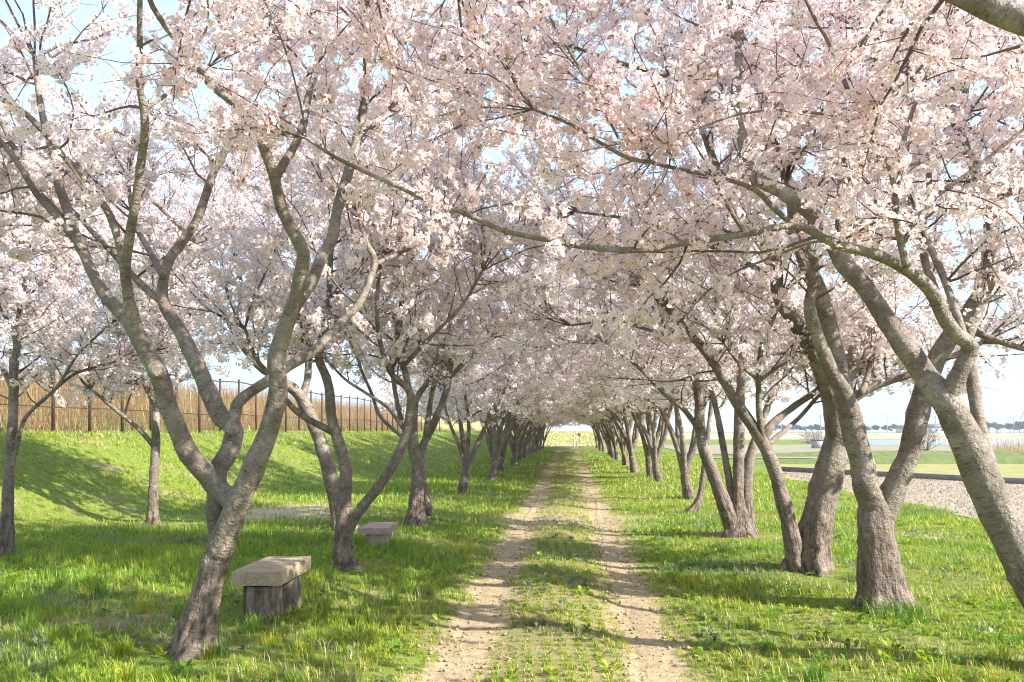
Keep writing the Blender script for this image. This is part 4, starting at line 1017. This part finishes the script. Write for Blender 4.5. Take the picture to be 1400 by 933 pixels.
pv = [leaf_blob(420, 2.0, 1.5, 4.2, .3, PINE, 70 + k) for k in range(3)]
pmesh = [mesh('crown', v, f, col=c) for v, f, c in pv]
trv, trf, tru = tube(np.array([(0, 0, -.3), (.1, 0, 1.6), (0, 0, 3.6)]), np.array([.16, .13, .08]), 7); tmesh = mesh('trunk', trv, trf, uv=tru, smooth=True)
fl = np.random.default_rng(3); xs_px = list(np.arange(1040, 1440, 4.2) + fl.normal(0, 2, 96))
for k, q in enumerate(xs_px):
    Yf = float(fl.uniform(420, 560)); x = (q - 700) / F * Yf
    if 1268 < q < 1302:
        continue
    o = empty('pine_tree', (x, Yf, 0)); tag(o, 'small dark pine in the distant line beyond the river levee', 'tree', 'far line of pines beyond the levee')
    s = float(fl.uniform(.65, 1.15)) * (1.25 if q > 1330 else 1); o.scale = (s * 1.2, s * 1.2, s)
    add('crown', pmesh[k % 3], FAR, o); add('trunk', tmesh, BARK, o)
HW = simple('house_wall', (.55, .55, .54), (.68, .67, .65), 2, .8, .05); HR = simple('house_roof', (.10, .11, .13), (.17, .18, .20), 3, .6, .1); GL = simple('window_dark', (.05, .06, .08), (.08, .09, .11), 3, .2, .02)
for k, (q, w_, hh, rf) in enumerate(((1276, 9, 3.6, 'grey'), (1292, 7, 4.2, 'dark'), (1236, 6, 3.2, 'low'))):
    Yf = 400.0 + 12 * k; x = (q - 700) / F * Yf; o = empty('farm_house', (x, Yf, 0))
    tag(o, ('wide pale farmhouse in the gap of the distant pines', 'narrower tall pale farmhouse beside the wide one in the pine gap', 'lone low farmhouse among the distant pines')[k], 'house')
    add('wall', boxmesh('wall', [box((0, 0, hh / 2), (w_, 6, hh))]), HW, o)
    v = np.array([(-w_ / 2 - .4, -3.5, hh), (w_ / 2 + .4, -3.5, hh), (w_ / 2 + .4, 3.5, hh), (-w_ / 2 - .4, 3.5, hh), (-w_ / 2 + 1, 0, hh + 1.7), (w_ / 2 - 1, 0, hh + 1.7)])
    vv, ll, tt = join([(v, [(0, 1, 5, 4), (2, 3, 4, 5), (0, 4, 3), (1, 2, 5), (0, 3, 2, 1)])]); add('roof', mesh('roof', vv, loops=ll, totals=tt), HR, o)
    for j in range(3):
        add('window', boxmesh('window', [box((-w_ / 3 + j * w_ / 3, -3.02, hh * .6), (w_ * .16, .08, 1.1))]), GL, o)
POLE = simple('pole_concrete', (.30, .30, .31), (.40, .40, .40), 2, .8, .05)
pole_p = [(1068, 300), (1122, 310), (1213, 320), (1279, 330), (1330, 340), (1386, 350)]; tops = []
for q, Yf in pole_p:
    x = (q - 700) / F * Yf; o = empty('utility_pole', (x, Yf, 0)); tag(o, 'thin grey utility pole carrying wires beyond the river', 'utility pole', 'utility poles beyond the river')
    v, f = tube(np.array([(0, 0, -.5), (0, 0, 4), (0, 0, 8.0)]), np.array([.19, .16, .12]), 8, rough=0)[:2]; add('pole', mesh('pole', v, f, smooth=True), POLE, o)
    for zz in (7.2, 7.75):
        add('crossarm', boxmesh('crossarm', [box((0, 0, zz), (1.8, .12, .12))]), POLE, o)
    tops.append((x, Yf))
WIRE = simple('wire_black', (.10, .10, .11), (.16, .16, .17), 5, .5)
for k in range(len(tops) - 1):
    for dz, dx in ((7.3, -.7), (7.85, .7)):
        a, b = tops[k], tops[k + 1]; tt_ = np.linspace(0, 1, 12)
        pts = np.stack([a[0] + dx + (b[0] - a[0]) * tt_, a[1] + (b[1] - a[1]) * tt_, dz - 1.6 * tt_ * (1 - tt_)], 1)
        V, f, uv = tube(pts, np.full(12, .03), 4, rough=0); tag(add('power_line', mesh('power_line', V, f), WIRE), 'thin overhead wire sagging between the utility poles beyond the river', 'wire', 'wires between the utility poles')
# white stakes with netting on the near bank of the river
nf_ = empty('net_fence', (42, 86, 0)); tag(nf_, 'row of white stakes with a net line along the near bank of the river', 'fence')
st = boxmesh('stake', [box((0, 0, .38), (.10, .06, .85))])
for k in range(110):
    a = add('stake', st, WHITE, nf_); a.location = (k * .55, -k * .012, 0)
for zz in (.25, .62):
    add('net_line', boxmesh('net_line', [box((30, -.65 + .0, zz), (60.5, .03, .03), -.0218)]), WHITE, nf_)
# bare shrubs, reeds at the river
def bare_shrub(x, y, h, label, seed):
    r = np.random.default_rng(seed); o = empty('bare_shrub', (x, y, 0)); tag(o, label, 'shrub')
    n = 16; a = r.uniform(0, 6.28, n); d = np.stack([np.cos(a) * .55, np.sin(a) * .55, np.ones(n)], 1); d /= np.linalg.norm(d, axis=1)[:, None]
    b = grow(r.normal(0, .04, (n, 3)) * np.array([1, 1, 0]) + np.array([0, 0, -.05]), d, h * r.uniform(.6, 1.1, n), 5, .2, 0)
    V, f, uv = tubes_many(b, np.full(n, .03), np.full(n, .012), 4); add('stem', mesh('stem', V, f, uv=uv, smooth=True), BARK, o)
    s_ = np.repeat(b[:, 3], 3, 0); bb = grow(s_, side_dirs(np.repeat(d, 3, 0), n * 3, .6, .1), np.full(n * 3, h * .4), 3, .2, 0)
    V, f, uv = tubes_many(bb, np.full(n * 3, .015), np.full(n * 3, .008), 3); add('twigs', mesh('twigs', V, f, uv=uv, smooth=True), BARK, o)['kind'] = 'stuff'
for k, (q, yb, h, lab) in enumerate(((1266, 617, 2.1, 'bare spreading shrub in front of the river between the two thick stems'), (1118, 612, 2.0, 'small bare shrub on the dry field beside the grey box'), (1106, 607, 2.3, 'bare leafless shrub far out on the dry field'), (1330, 612, 1.6, 'bare low shrub at the river edge near the tan reeds'))):
    Yf = 1705 / (yb - HOR); bare_shrub((q - 700) / F * Yf, Yf, h, lab, k)
o = empty('pump_box', P(1119, 613.5, 72.5) * np.array([1, 1, 0])); tag(o, 'small grey pump box on the dry field', 'box')
add('body', boxmesh('body', [box((0, 0, .35), (1.0, .7, .8))]), POLE, o); add('lid', boxmesh('lid', [box((0, 0, .78), (1.1, .8, .07))]), HR, o); add('pipe', boxmesh('pipe', [box((.75, 0, .2), (.5, .2, .2))]), WHITE, o)
n = 9000; x = rng.uniform(34, 80, n); y = rng.uniform(55, 62, n) ; ok = x > 34 + (y - 55) * .4; x, y = x[ok], y[ok]; n = len(x)
V, Lo, To, Cc = blades(np.stack([x, y, np.full(n, .0)], 1), rng.uniform(.4, 1.1, n), rng.uniform(.03, .07, n), rng.uniform(.05, .4, n), np.array([.50, .38, .23]) * rng.uniform(.7, 1.2, (n, 1)), np.zeros(n, int))
tag(add('river_reeds', mesh('river_reeds', V, loops=Lo, totals=To, col=Cc), GRASS), 'tan dry reeds beside the river', 'reeds', kind='stuff')
m, t, o = newmat('haze'); pv_ = nn(t, 'ShaderNodeVolumePrincipled'); pv_.inputs['Color'].default_value = (.80, .88, 1, 1); pv_.inputs['Density'].default_value = .0005
t.links.new(pv_.outputs[0], o.inputs['Volume'])
tag(add('haze', boxmesh('haze', [box((550, 1240, 5.5), (3400, 2800, 15))]), m), 'thin pale spring haze over the fields', 'haze', kind='stuff')
print('STAT end', STAT, 'mesh tris', sum(len(m.loops) - 2 * len(m.polygons) for m in bpy.data.meshes))
